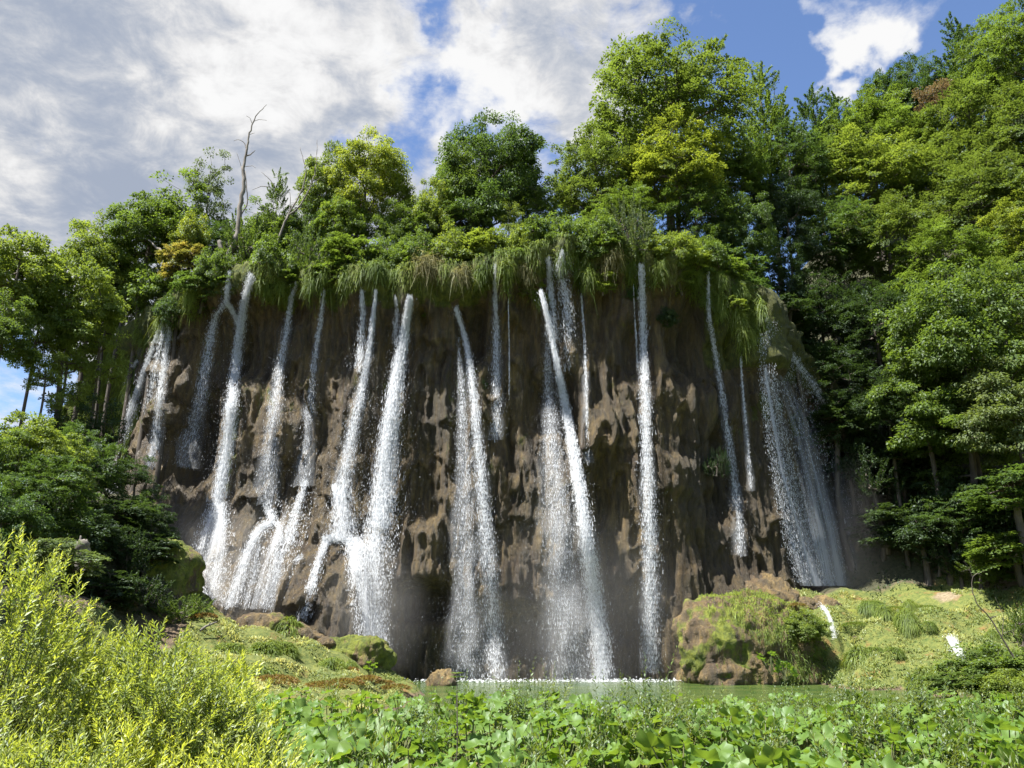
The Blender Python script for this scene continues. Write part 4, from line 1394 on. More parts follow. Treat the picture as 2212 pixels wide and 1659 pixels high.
def lobes_cone(rs, Rr, H, k):
    out = []
    for i in range(k):
        t = (i + 0.4) / k
        r = Rr * (1 - t) ** 0.8 + 0.25
        a = 2.4 * i
        out.append((math.cos(a) * r * 0.35, math.sin(a) * r * 0.35, H * (0.08 + 0.92 * t) * 0.95, r * 0.75, r * 0.75, H / k * 1.1))
    return out


PROTO = {}


def proto(key, seed, R_, H, nl, ncl, nleaf, clr, L, style, shape='round', inner=0.3, gap=0.0, lean=(0, 0), br=0.13):
    rs = np.random.RandomState(seed)
    lob = lobes_round(rs, R_, H, nl) if shape == 'round' else lobes_cone(rs, R_, H, nl)
    C, O = crown_clumps(rs, lob, ncl, inner, gap, seed)
    V, F, Cc = clump_leaves(rs, C, O, nleaf, clr, L, style)
    PROTO[key] = dict(leaf=(V, F, Cc), limb=limbs(C, H * 0.86, br, rs, lean).mesh('branches', M_BARK), H=H, R=R_, br=br, meshes={})


# key, seed, radius, height, lobes, clumps, leaves each, clump radius, leaf size, style
proto('maple_a', 1, 2.6, 5.4, 9, 190, 120, 0.50, 0.15, 'dome', inner=0.30, gap=0.12)
proto('maple_b', 2, 2.6, 4.6, 8, 170, 125, 0.52, 0.15, 'dome', inner=0.30, gap=0.15)
proto('round_a', 3, 3.6, 7.6, 14, 400, 105, 0.56, 0.15, 'dome', inner=0.22, gap=0.16)
proto('round_b', 4, 3.8, 6.8, 13, 390, 108, 0.62, 0.155, 'fan', inner=0.24, gap=0.12, br=0.16)
proto('beech_a', 5, 4.6, 9.6, 17, 620, 105, 0.70, 0.155, 'fan', inner=0.22, gap=0.17, br=0.24)
proto('beech_b', 6, 3.8, 8.4, 13, 430, 110, 0.68, 0.155, 'fan', inner=0.24, gap=0.14, br=0.18)
proto('spire_a', 7, 2.3, 8.5, 11, 260, 95, 0.62, 0.14, 'spike', shape='cone', gap=0.14, br=0.13)
proto('spire_b', 8, 1.7, 7.5, 10, 170, 95, 0.55, 0.13, 'spike', shape='cone', gap=0.16, br=0.10)
proto('wispy', 9, 1.8, 5.5, 6, 80, 75, 0.45, 0.14, 'dome', inner=0.45, gap=0.2, br=0.09)
proto('shrub_a', 10, 1.6, 1.9, 7, 120, 105, 0.36, 0.12, 'dome', inner=0.25)
proto('shrub_b', 11, 1.9, 1.6, 7, 120, 110, 0.38, 0.085, 'spike', inner=0.25)
proto('shrub_c', 12, 1.5, 2.6, 7, 110, 100, 0.38, 0.13, 'fan', inner=0.25)


def put_crown(key, mat, root):
    """crowns of a kind share their mesh; the leaf colour sits on the object"""
    p = PROTO[key]
    if 'me' not in p:
        V, F, C = p['leaf']
        p['me'] = make_mesh('crown_' + key, V, F, M_LEAF['maple'], C)
    o = link('crown', p['me'], root)
    o.material_slots[0].link = 'OBJECT'
    o.material_slots[0].material = M_LEAF[mat]
    return o


def plant_tree(x, ytop, D, width, key, mat, label, name='tree', cat='tree', group=None, zs=None, rz=None, lean=0.0, ybot=None, base=None):
    """a tree whose top stands at that pixel's direction D metres ahead, crown `width` print pixels wide"""
    p = PROTO[key]
    rs = np.random.RandomState(int(x * 7 + ytop * 3 + D))
    top = P(x, ytop, D)
    s = (width / FPX * (top - Vector((0, 0, CAMZ))).length) / (2 * p['R'] * 1.12)
    zf = zs or rs.uniform(0.92, 1.12)
    if ybot is not None:
        bot = P(x, ybot, D)
        zf = (top.z - bot.z) / (p['H'] * s)
        zf = max(0.5, min(zf, 2.2))
    Hc = p['H'] * s * zf * 0.98
    zc = top.z - Hc
    g = G(top.x, D) if base is None else base
    root = thing(name, label, cat, (top.x, D, min(g, zc)), group)
    ang = rs.uniform(0, 6.28) if rz is None else rz
    cr = put_crown(key, mat, root)
    cr.location = (0, 0, zc - root.location.z)
    cr.scale = (s, s, s * zf)
    cr.rotation_euler = (0, lean, ang)
    lb = link('branches', p['limb'], root)
    lb.location = cr.location
    lb.scale = cr.scale
    lb.rotation_euler = cr.rotation_euler
    hz = zc - root.location.z
    if hz > 0.25:
        r0 = p['br'] * s
        n = 9
        t = np.linspace(0, 1, n)
        jx, jy = rs.uniform(-.25, .25) * min(hz, 4) * 0.25, rs.uniform(-.25, .25) * min(hz, 4) * 0.25
        pts = np.stack([jx * np.sin(t * 3.14), jy * np.sin(t * 3.14), hz * t * 1.02 - 0.3 * (1 - t)], 1)
        V, F = tube(pts, r0 * (1.0 + 0.45 * (1 - t) ** 2), 8, cap=False)
        a = Acc()
        a.add(V, F)
        link('trunk', a.mesh('trunk', M_BARK, smooth=True), root)
    return root


RIM = "trees on the brink of the cliff"
T = plant_tree
# far end, beside the viewer's maples
T(395, 385, 45.5, 150, 'wispy', 'maple', "loose tree with upright sprigs behind the bent dead limb", group=RIM, ybot=560)
T(330, 430, 45.0, 170, 'maple_a', 'maple', "broad green tree over the bent dead limb on the cliff edge", group=RIM, ybot=640)
T(465, 330, 46.5, 90, 'wispy', 'grey', "slender thin-leaved tree standing taller beside the big bare snag", group=RIM, ybot=520)
T(225, 475, 44.5, 150, 'maple_b', 'light', "pale green tree with a golden tip on the descending brim", group=RIM, ybot=660)
T(420, 470, 43.8, 80, 'shrub_a', 'yellow', "small shrub with yellowing leaves at the foot of the bare snag", 'shrub', 'shrub', ybot=560)
T(285, 560, 45.0, 140, 'maple_b', 'light', "green bushy tree just above the mossy shoulder", group=RIM, ybot=670)
T(545, 500, 43.4, 120, 'shrub_b', 'maple', "rounded feathery shrub between the two dead snags", 'shrub', 'shrub', ybot=610)
T(400, 530, 43.0, 90, 'shrub_c', 'gold', "yellowish low shrub under the bent dead limb", 'shrub', 'shrub', ybot=620)
T(604, 362, 44.2, 62, 'spire_b', 'maple', "dead trunk wrapped in climbing green leaves with a reddish tip", group=RIM, ybot=560)
T(560, 440, 46.0, 110, 'wispy', 'maple', "thin green tree between the bare snag and the vine-wrapped trunk", group=RIM, ybot=600)
T(712, 328, 46.5, 130, 'maple_a', 'light', "pale green tree just behind the thin forked snag", group=RIM, ybot=560)
T(655, 450, 45.0, 110, 'maple_b', 'dark', "dark low tree behind the thin forked snag", group=RIM, ybot=600)
T(800, 303, 45.5, 185, 'round_a', 'yellow', "bright yellow-green tree with fresh sunlit leaves on the brink", group=RIM, ybot=555)
T(745, 430, 44.5, 130, 'maple_a', 'maple', "green tree growing into the bright yellow-green one", group=RIM, ybot=590)
T(860, 440, 44.6, 120, 'maple_b', 'maple', "mid-green low tree under the yellow-green crown", group=RIM, ybot=580)
T(940, 395, 44.8, 110, 'maple_b', 'light', "small lit tree in the dip between the yellow crown and the dark round one", group=RIM, ybot=560)
T(1062, 268, 46.5, 245, 'round_a', 'dark', "dense dark green round tree over the middle falls", group=RIM, ybot=560)
T(1000, 330, 46.0, 130, 'maple_a', 'maple', "green tree with upright top leaning on the dark round one", group=RIM, ybot=540)
T(1128, 330, 47.5, 90, 'maple_b', 'dark', "dark bluish-green tree filling the gap before the great beech", group=RIM, ybot=540)
T(1097, 425, 43.6, 62, 'wispy', 'light', "light green sapling with a pointed leafy top above the grass beard", 'sapling', 'sapling', ybot=560)
T(905, 450, 45.2, 130, 'round_b', 'maple', "wide low tree closing the dip after the yellow-green crown", group=RIM, ybot=570)
T(1000, 430, 45.5, 150, 'round_b', 'dark', "dark undergrowth tree beneath the dark round crown", group=RIM, ybot=580)
T(1160, 430, 46.2, 120, 'round_b', 'maple', "low tree filling below the bluish-green one", group=RIM, ybot=560)
T(610, 470, 45.6, 150, 'round_b', 'maple', "low wide tree behind both dead snags", group=RIM, ybot=600)
T(480, 480, 45.4, 130, 'round_b', 'dark', "dark low tree right behind the crooked snag's trunk", group=RIM, ybot=610)
T(730, 450, 45.8, 130, 'round_b', 'dark', "shadowy low tree below the pale green one", group=RIM, ybot=590)
T(1425, 92, 51, 330, 'beech_a', 'beech', "tallest great beech with an airy domed crown against the blue", group=RIM, ybot=480)
T(1285, 292, 49, 190, 'beech_b', 'beech', "spreading yellow-green side crown below the great beech", group=RIM, ybot=540)
T(1450, 255, 47.5, 210, 'beech_b', 'yellow', "golden-green beech crown glowing in front of the great beech", group=RIM, ybot=500)
T(1340, 420, 46.5, 170, 'round_b', 'maple', "low dark-limbed tree under the great beech", group=RIM, ybot=560)
T(1500, 400, 46.5, 170, 'round_b', 'dark', "shadowy tree beside the great beech's trunk", group=RIM, ybot=600)
T(1590, 440, 46.8, 160, 'round_a', 'dark', "dark tree at the brim where the wooded slope begins", group=RIM, ybot=650)
T(1560, 300, 52, 170, 'beech_b', 'maple', "green tree between the great beech and the pointed tree", group=RIM, ybot=520)

HG = "trees on the wooded slope"
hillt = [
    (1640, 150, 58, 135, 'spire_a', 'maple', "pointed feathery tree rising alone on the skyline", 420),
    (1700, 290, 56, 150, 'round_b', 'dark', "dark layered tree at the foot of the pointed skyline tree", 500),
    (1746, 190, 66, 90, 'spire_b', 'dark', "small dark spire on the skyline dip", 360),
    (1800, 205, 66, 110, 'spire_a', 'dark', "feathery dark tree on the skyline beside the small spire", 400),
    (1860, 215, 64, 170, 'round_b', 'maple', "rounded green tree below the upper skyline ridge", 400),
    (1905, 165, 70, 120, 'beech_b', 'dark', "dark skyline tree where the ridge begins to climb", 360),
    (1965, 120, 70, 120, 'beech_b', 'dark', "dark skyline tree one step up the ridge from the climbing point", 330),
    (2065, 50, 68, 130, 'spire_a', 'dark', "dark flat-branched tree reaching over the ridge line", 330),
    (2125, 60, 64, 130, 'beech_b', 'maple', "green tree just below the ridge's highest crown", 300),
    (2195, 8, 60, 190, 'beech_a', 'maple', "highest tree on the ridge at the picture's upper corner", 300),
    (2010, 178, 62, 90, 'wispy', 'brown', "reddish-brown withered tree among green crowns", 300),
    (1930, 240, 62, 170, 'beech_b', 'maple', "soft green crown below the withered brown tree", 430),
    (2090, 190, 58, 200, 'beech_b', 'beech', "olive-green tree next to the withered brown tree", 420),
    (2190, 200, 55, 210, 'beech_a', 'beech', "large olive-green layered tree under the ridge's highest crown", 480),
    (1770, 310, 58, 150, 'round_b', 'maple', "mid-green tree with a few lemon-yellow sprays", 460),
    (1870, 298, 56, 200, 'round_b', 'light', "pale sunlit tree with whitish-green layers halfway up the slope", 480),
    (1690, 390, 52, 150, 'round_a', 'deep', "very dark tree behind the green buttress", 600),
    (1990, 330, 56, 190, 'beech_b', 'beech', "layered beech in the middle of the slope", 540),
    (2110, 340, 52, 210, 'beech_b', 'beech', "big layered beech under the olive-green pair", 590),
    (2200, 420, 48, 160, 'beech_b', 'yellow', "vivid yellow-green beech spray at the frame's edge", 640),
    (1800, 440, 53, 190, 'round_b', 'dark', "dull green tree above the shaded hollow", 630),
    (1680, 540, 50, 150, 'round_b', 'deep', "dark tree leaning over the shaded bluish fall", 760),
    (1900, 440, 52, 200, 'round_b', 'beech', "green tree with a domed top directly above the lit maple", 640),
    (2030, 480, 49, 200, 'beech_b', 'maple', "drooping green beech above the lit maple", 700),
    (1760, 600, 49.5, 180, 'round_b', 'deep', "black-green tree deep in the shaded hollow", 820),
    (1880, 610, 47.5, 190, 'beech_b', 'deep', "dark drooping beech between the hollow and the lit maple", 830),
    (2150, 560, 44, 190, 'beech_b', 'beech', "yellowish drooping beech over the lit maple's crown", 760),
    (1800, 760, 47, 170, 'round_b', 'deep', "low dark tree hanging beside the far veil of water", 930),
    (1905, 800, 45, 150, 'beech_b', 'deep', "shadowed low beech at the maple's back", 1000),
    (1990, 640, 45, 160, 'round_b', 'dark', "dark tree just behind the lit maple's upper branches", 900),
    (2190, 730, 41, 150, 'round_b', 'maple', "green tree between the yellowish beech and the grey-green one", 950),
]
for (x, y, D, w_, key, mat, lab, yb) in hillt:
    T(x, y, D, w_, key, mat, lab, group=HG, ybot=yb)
T(2045, 600, 43.0, 300, 'round_a', 'maple', "big sunlit maple spreading over the terrace", ybot=1030)
T(1975, 740, 43.5, 190, 'maple_b', 'maple', "lower lit bough-tree of the maple reaching toward the far fall", ybot=960)
T(2065, 830, 42.5, 260, 'maple_a', 'maple', "lowest drooping maple tree above the sunny terrace", ybot=1090)
T(2180, 790, 39.5, 220, 'maple_a', 'grey', "grey-green small-leaved tree at the frame's edge above the terrace", ybot=1080)

LG = "slender maples in front of the cliff's far end"
T(45, 505, 36, 190, 'maple_a', 'light', "slender maple at the picture's edge with a bare thin stem below", group=LG, ybot=760)
T(20, 640, 34, 130, 'maple_b', 'maple', "lower maple bough-tree under the edge maple", group=LG, ybot=800)
T(168, 560, 38, 190, 'maple_a', 'light', "slim lit maple in front of the moss curtain", group=LG, ybot=790)
T(100, 620, 37, 120, 'maple_b', 'light', "small maple filling between the two slim ones", group=LG, ybot=800)
T(235, 650, 39.5, 110, 'wispy', 'light', "slim airy maple nearest the mossy shoulder", group=LG, ybot=860)
T(60, 900, 29, 190, 'maple_a', 'light', "low bushy maple with lit tops over the bright willow", ybot=1130)
T(140, 940, 31, 130, 'maple_b', 'light', "short lit maple on the dark slope", ybot=1090)
T(0, 930, 27, 160, 'maple_b', 'maple', "leafy maple cut by the frame above the willow", ybot=1140)
T(160, 700, 38.5, 120, 'wispy', 'light', "wide maple overlapping the moss curtain's top", group=LG, ybot=900)
T(110, 760, 36, 100, 'wispy', 'light', "lit airy maple between the bare thin stem and the moss curtain", group=LG, ybot=900)
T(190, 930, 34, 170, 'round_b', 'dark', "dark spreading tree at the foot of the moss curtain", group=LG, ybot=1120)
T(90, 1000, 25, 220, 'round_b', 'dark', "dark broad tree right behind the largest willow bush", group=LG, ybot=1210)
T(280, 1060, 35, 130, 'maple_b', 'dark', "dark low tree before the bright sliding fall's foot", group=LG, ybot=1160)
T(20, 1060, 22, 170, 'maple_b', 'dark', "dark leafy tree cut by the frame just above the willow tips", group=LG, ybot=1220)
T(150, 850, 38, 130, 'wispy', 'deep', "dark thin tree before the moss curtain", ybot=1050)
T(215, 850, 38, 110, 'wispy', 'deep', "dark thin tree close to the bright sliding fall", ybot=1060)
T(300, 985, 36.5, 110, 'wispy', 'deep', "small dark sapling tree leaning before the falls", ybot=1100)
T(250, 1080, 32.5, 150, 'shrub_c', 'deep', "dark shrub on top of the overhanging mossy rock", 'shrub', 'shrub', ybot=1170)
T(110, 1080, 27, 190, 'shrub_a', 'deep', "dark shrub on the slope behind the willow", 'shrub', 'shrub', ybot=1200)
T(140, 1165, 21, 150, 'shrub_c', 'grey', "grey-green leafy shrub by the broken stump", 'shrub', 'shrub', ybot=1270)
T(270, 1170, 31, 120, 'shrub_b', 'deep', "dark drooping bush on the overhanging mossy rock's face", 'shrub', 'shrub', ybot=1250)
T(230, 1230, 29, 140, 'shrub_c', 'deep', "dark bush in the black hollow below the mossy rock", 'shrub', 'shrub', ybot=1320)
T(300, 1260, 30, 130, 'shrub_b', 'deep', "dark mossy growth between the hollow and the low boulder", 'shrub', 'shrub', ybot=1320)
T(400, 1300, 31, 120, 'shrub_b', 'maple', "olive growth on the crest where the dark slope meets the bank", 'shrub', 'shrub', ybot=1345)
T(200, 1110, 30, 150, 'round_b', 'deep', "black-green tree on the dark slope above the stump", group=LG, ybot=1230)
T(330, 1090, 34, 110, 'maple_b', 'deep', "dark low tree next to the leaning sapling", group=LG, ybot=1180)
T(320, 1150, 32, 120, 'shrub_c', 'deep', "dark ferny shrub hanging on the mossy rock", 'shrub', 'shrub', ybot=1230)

T(245, 590, 46.0, 130, 'round_b', 'light', "wide pale green tree closing the gap above the moss curtain", group=RIM, ybot=760)
T(200, 640, 47.5, 120, 'maple_b', 'maple', "green tree low on the descending brim behind the slim maples", group=RIM, ybot=820)

# shrubs along the brim
SG = "green shrubs along the brim"
for (x, y, D, w_, key, mat, lab, yb) in [
    (470, 540, 41.5, 90, 'shrub_a', 'maple', "small green shrub beside the snag's base over the twin fall", 628),
    (600, 520, 41.7, 120, 'shrub_a', 'maple', "dark shrub between the two snags' bases", 633),
    (675, 530, 41.7, 120, 'shrub_b', 'maple', "dark feathery shrub right of the forked snag", 628),
    (760, 520, 41.7, 130, 'shrub_c', 'maple', "dark leafy shrub under the yellow-green tree", 618),
    (840, 520, 41.7, 120, 'shrub_a', 'maple', "dark shrub just above the heaviest fall", 618),
    (915, 505, 41.5, 110, 'shrub_a', 'maple', "green shrub above the straw-coloured tuft", 598),
    (985, 500, 41.5, 120, 'shrub_a', 'light', "bright leafy shrub above the small straw tufts", 598),
    (1040, 505, 41.3, 110, 'shrub_c', 'light', "bright drooping shrub beside the faint dripping fall", 603),
    (1110, 490, 41.3, 100, 'shrub_a', 'light', "bright shrub around the pointed sapling", 598),
    (1165, 475, 41.3, 90, 'shrub_c', 'maple', "green shrub at the gush's near side", 588),
    (1225, 470, 41.7, 130, 'shrub_a', 'maple', "broad-leaved dark shrub directly above the gush", 573),
    (1290, 470, 41.5, 120, 'shrub_a', 'maple', "broad-leaved shrub spilling over the brim past the gush", 583),
    (1355, 478, 41.3, 130, 'shrub_b', 'grey', "pale feathery rounded shrub above the slim vertical fall", 588),
    (1450, 505, 41.5, 120, 'shrub_a', 'light', "round-leaved pale shrub past the slim vertical fall", 588),
    (1520, 525, 42.6, 110, 'shrub_a', 'maple', "green shrub at the head of the hanging buttress", 618),
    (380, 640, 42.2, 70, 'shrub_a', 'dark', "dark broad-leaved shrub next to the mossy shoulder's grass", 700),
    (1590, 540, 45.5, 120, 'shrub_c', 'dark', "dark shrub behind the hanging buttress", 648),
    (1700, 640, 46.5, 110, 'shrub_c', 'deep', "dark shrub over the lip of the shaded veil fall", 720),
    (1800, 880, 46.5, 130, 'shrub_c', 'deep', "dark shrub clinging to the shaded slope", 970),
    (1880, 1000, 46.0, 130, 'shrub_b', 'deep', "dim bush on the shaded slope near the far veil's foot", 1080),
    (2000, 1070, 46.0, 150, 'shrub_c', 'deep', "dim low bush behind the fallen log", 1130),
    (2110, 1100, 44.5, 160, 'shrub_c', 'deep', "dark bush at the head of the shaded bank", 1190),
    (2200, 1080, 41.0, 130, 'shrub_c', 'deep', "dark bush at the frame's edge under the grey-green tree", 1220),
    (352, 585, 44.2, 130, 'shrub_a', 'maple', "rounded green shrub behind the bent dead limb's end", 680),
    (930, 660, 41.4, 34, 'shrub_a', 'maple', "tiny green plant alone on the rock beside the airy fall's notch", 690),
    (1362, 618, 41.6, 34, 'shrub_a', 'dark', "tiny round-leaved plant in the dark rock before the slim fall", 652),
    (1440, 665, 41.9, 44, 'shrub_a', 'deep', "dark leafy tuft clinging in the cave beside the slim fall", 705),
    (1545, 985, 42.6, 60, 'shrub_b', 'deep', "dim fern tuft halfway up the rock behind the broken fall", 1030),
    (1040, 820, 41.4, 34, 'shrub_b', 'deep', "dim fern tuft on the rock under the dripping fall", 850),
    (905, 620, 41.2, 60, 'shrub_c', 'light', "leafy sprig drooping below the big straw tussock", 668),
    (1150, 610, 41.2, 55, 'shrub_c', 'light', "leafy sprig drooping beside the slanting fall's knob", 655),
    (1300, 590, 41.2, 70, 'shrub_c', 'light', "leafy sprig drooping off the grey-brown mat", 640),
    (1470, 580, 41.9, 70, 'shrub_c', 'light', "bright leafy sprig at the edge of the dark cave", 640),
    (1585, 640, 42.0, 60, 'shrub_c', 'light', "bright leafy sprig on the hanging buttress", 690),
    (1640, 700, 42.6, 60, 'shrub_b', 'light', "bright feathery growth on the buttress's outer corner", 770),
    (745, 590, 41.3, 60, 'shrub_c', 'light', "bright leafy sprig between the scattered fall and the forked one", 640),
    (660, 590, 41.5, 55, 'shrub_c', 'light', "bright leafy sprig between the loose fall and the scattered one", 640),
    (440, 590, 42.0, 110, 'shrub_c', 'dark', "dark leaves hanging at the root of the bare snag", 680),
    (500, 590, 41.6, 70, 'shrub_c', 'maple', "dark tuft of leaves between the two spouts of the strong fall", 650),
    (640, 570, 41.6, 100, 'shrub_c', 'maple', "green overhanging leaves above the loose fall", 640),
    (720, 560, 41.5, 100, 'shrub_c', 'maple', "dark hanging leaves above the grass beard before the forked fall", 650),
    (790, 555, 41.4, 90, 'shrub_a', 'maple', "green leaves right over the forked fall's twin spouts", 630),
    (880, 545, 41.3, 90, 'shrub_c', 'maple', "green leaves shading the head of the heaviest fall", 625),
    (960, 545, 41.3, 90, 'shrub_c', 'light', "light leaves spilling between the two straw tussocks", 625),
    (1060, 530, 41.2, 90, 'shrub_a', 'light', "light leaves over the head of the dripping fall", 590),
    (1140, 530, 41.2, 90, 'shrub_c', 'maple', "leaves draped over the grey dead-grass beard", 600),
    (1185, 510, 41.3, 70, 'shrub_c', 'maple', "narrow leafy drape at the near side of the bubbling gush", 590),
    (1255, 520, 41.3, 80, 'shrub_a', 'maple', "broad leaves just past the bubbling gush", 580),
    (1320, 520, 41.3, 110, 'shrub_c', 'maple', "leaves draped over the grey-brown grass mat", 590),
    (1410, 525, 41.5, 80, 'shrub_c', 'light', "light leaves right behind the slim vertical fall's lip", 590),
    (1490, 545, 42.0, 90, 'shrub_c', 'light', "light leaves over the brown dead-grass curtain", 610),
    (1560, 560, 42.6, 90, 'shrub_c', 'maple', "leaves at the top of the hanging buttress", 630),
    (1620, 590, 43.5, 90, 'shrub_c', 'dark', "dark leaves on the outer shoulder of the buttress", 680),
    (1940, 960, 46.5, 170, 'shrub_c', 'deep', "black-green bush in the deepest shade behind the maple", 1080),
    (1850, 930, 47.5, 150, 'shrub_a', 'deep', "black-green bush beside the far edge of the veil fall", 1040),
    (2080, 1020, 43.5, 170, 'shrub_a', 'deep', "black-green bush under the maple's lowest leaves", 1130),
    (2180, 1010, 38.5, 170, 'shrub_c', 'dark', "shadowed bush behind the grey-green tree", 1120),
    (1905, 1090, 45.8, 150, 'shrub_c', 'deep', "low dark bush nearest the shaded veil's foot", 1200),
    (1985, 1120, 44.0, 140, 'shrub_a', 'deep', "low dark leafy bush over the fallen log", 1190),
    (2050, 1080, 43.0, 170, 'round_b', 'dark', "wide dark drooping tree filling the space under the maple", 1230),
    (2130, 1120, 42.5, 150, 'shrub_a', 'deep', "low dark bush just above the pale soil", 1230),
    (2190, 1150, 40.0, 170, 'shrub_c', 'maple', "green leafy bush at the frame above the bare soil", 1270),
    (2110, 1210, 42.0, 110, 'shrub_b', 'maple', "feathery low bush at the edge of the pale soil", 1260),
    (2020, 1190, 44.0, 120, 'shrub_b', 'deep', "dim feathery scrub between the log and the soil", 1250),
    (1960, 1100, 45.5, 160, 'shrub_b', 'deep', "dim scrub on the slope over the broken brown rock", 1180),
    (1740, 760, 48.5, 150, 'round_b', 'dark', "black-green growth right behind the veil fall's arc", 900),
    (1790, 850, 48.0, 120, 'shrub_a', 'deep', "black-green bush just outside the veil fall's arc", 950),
]:
    T(x, y, D, w_, key, mat, lab, 'shrub', 'shrub', SG, ybot=yb, base=99 if D < 44 and x < 1700 else None)


# ------------------------------------------------------------------ dead wood
def snag(label, paths, name='dead_tree', cat='dead tree', mat=None, part='branch'):
    """paths: list of ([(x,y,D)...], r0, r1); the first is the trunk, the rest its branches"""
    first = [P(*q) for q in paths[0][0]]
    root = thing(name, label, cat, tuple(first[0]))
    for k, (pp, r0, r1) in enumerate(paths):
        Q = np.array([tuple(P(*q) - first[0]) for q in pp])
        Q, L = interp_path(Q, max(6, len(pp) * 4))
        rs = np.random.RandomState(k + 3)
        Q[1:-1] += rs.normal(0, 0.18 * min(r0, 0.12), Q[1:-1].shape)
        V, F = tube(Q, np.linspace(r0, r1, len(Q)), 8 if r0 > 0.05 else 5)
        a = Acc()
        a.add(V, F)
        link('trunk' if k == 0 else part, a.mesh('trunk' if k == 0 else part, mat or M_BARK_GREY, smooth=True), root)
    return root


snag("tall bare grey snag with a crooked trunk and a wispy twig tip against the clouds", [
    ([(480, 600, 42.6), (488, 560, 42.7), (505, 530, 42.8), (517, 490, 42.8), (519, 440, 42.8), (527, 400, 42.8), (524, 360, 42.8)], 0.20, 0.095),
    ([(525, 365, 42.8), (532, 330, 42.8), (536, 300, 42.8), (545, 268, 42.8), (556, 245, 42.8), (576, 226, 42.8)], 0.085, 0.015),
    ([(530, 338, 42.8), (541, 334, 42.8), (551, 325, 42.8)], 0.05, 0.02),
    ([(533, 325, 42.8), (528, 308, 42.8), (515, 301, 42.8), (505, 304, 42.8)], 0.035, 0.012),
    ([(545, 268, 42.8), (540, 255, 42.8), (532, 250, 42.8)], 0.025, 0.01),
    ([(548, 262, 42.8), (560, 258, 42.8), (576, 260, 42.8)], 0.02, 0.01),
    ([(540, 290, 42.8), (550, 287, 42.8)], 0.02, 0.01),
    ([(527, 380, 42.8), (518, 350, 42.8), (511, 330, 42.8)], 0.022, 0.01),
    ([(530, 360, 42.8), (545, 358, 42.8), (552, 363, 42.8)], 0.02, 0.01),
    ([(517, 470, 43.0), (535, 440, 43.2), (533, 400, 43.2), (530, 370, 43.2)], 0.05, 0.02),
    ([(486, 580, 42.6), (478, 545, 42.5), (474, 520, 42.5)], 0.16, 0.12),
])
snag("dead limb bent over in an elbow on the mossy shoulder of the cliff", [
    ([(444, 620, 42.6), (440, 590, 42.6), (432, 565, 42.6), (418, 550, 42.6), (400, 540, 42.7), (388, 552, 42.7)], 0.10, 0.05),
    ([(388, 552, 42.7), (365, 555, 42.9), (345, 540, 43.0), (320, 518, 43.2)], 0.12, 0.04),
], 'dead_limb', 'dead limb')
snag("thin forked snag, grey, leaning over the loose fall with two long bare prongs", [
    ([(578, 610, 42.5), (590, 570, 42.6), (598, 530, 42.7), (610, 495, 42.7), (622, 465, 42.7)], 0.085, 0.06),
    ([(622, 465, 42.7), (645, 450, 42.7), (665, 415, 42.7), (678, 385, 42.7), (684, 350, 42.7), (685, 302, 42.7)], 0.06, 0.012),
    ([(622, 465, 42.7), (640, 435, 42.7), (655, 405, 42.7), (662, 370, 42.7), (655, 345, 42.7), (648, 318, 42.7)], 0.055, 0.012),
    ([(626, 460, 42.7), (627, 430, 42.7), (626, 415, 42.7)], 0.035, 0.015),
    ([(678, 395, 42.7), (690, 385, 42.7), (700, 380, 42.7)], 0.02, 0.008),
    ([(575, 600, 42.5), (577, 570, 42.5), (578, 545, 42.5)], 0.10, 0.07),
])
snag("thin twigs of a dead crown beside the vine-wrapped trunk", [
    ([(598, 410, 44.2), (585, 390, 44.2), (575, 380, 44.2), (565, 372, 44.2)], 0.04, 0.012),
    ([(585, 404, 44.2), (565, 402, 44.2), (545, 410, 44.2)], 0.03, 0.010),
], 'dead_branch', 'dead branch')
snag("broken upright stump with a splintered top on the dark slope", [
    ([(182, 1235, 24), (178, 1200, 24), (180, 1172, 24)], 0.24, 0.19),
    ([(175, 1174, 24), (174, 1158, 24)], 0.07, 0.02), ([(186, 1174, 24), (188, 1166, 24)], 0.06, 0.02)], 'tree_stump', 'stump', part='splinter')
snag("fallen grey log lying up the shaded slope", [
    ([(1985, 1195, 44.2), (2010, 1175, 44.6), (2045, 1145, 45.2)], 0.17, 0.12),
    ([(2000, 1182, 44.4), (1985, 1175, 44.2)], 0.04, 0.02)], 'fallen_log', 'log', M_BARK)
snag("leafless crooked twig rising out of the grassy bank", [
    ([(2190, 1420, 31), (2160, 1370, 31), (2140, 1335, 31), (2110, 1305, 31), (2098, 1270, 31), (2100, 1245, 31), (2112, 1238, 31)], 0.035, 0.012),
    ([(2112, 1240, 31), (2128, 1232, 31)], 0.010, 0.005), ([(2100, 1245, 31), (2092, 1225, 31), (2082, 1212, 31)], 0.012, 0.004),
    ([(2140, 1335, 31), (2155, 1330, 31)], 0.03, 0.008), ([(2165, 1375, 31), (2168, 1330, 31), (2150, 1290, 31)], 0.014, 0.005)], 'bare_twig', 'twig', M_BARK)
snag("pale weathered branch lying by the rusty moss on the bank crest", [
    ([(432, 1362, 30), (450, 1350, 30.3), (468, 1344, 30.6)], 0.05, 0.03), ([(450, 1350, 30.3), (455, 1343, 30.3)], 0.02, 0.01)], 'driftwood', 'driftwood')


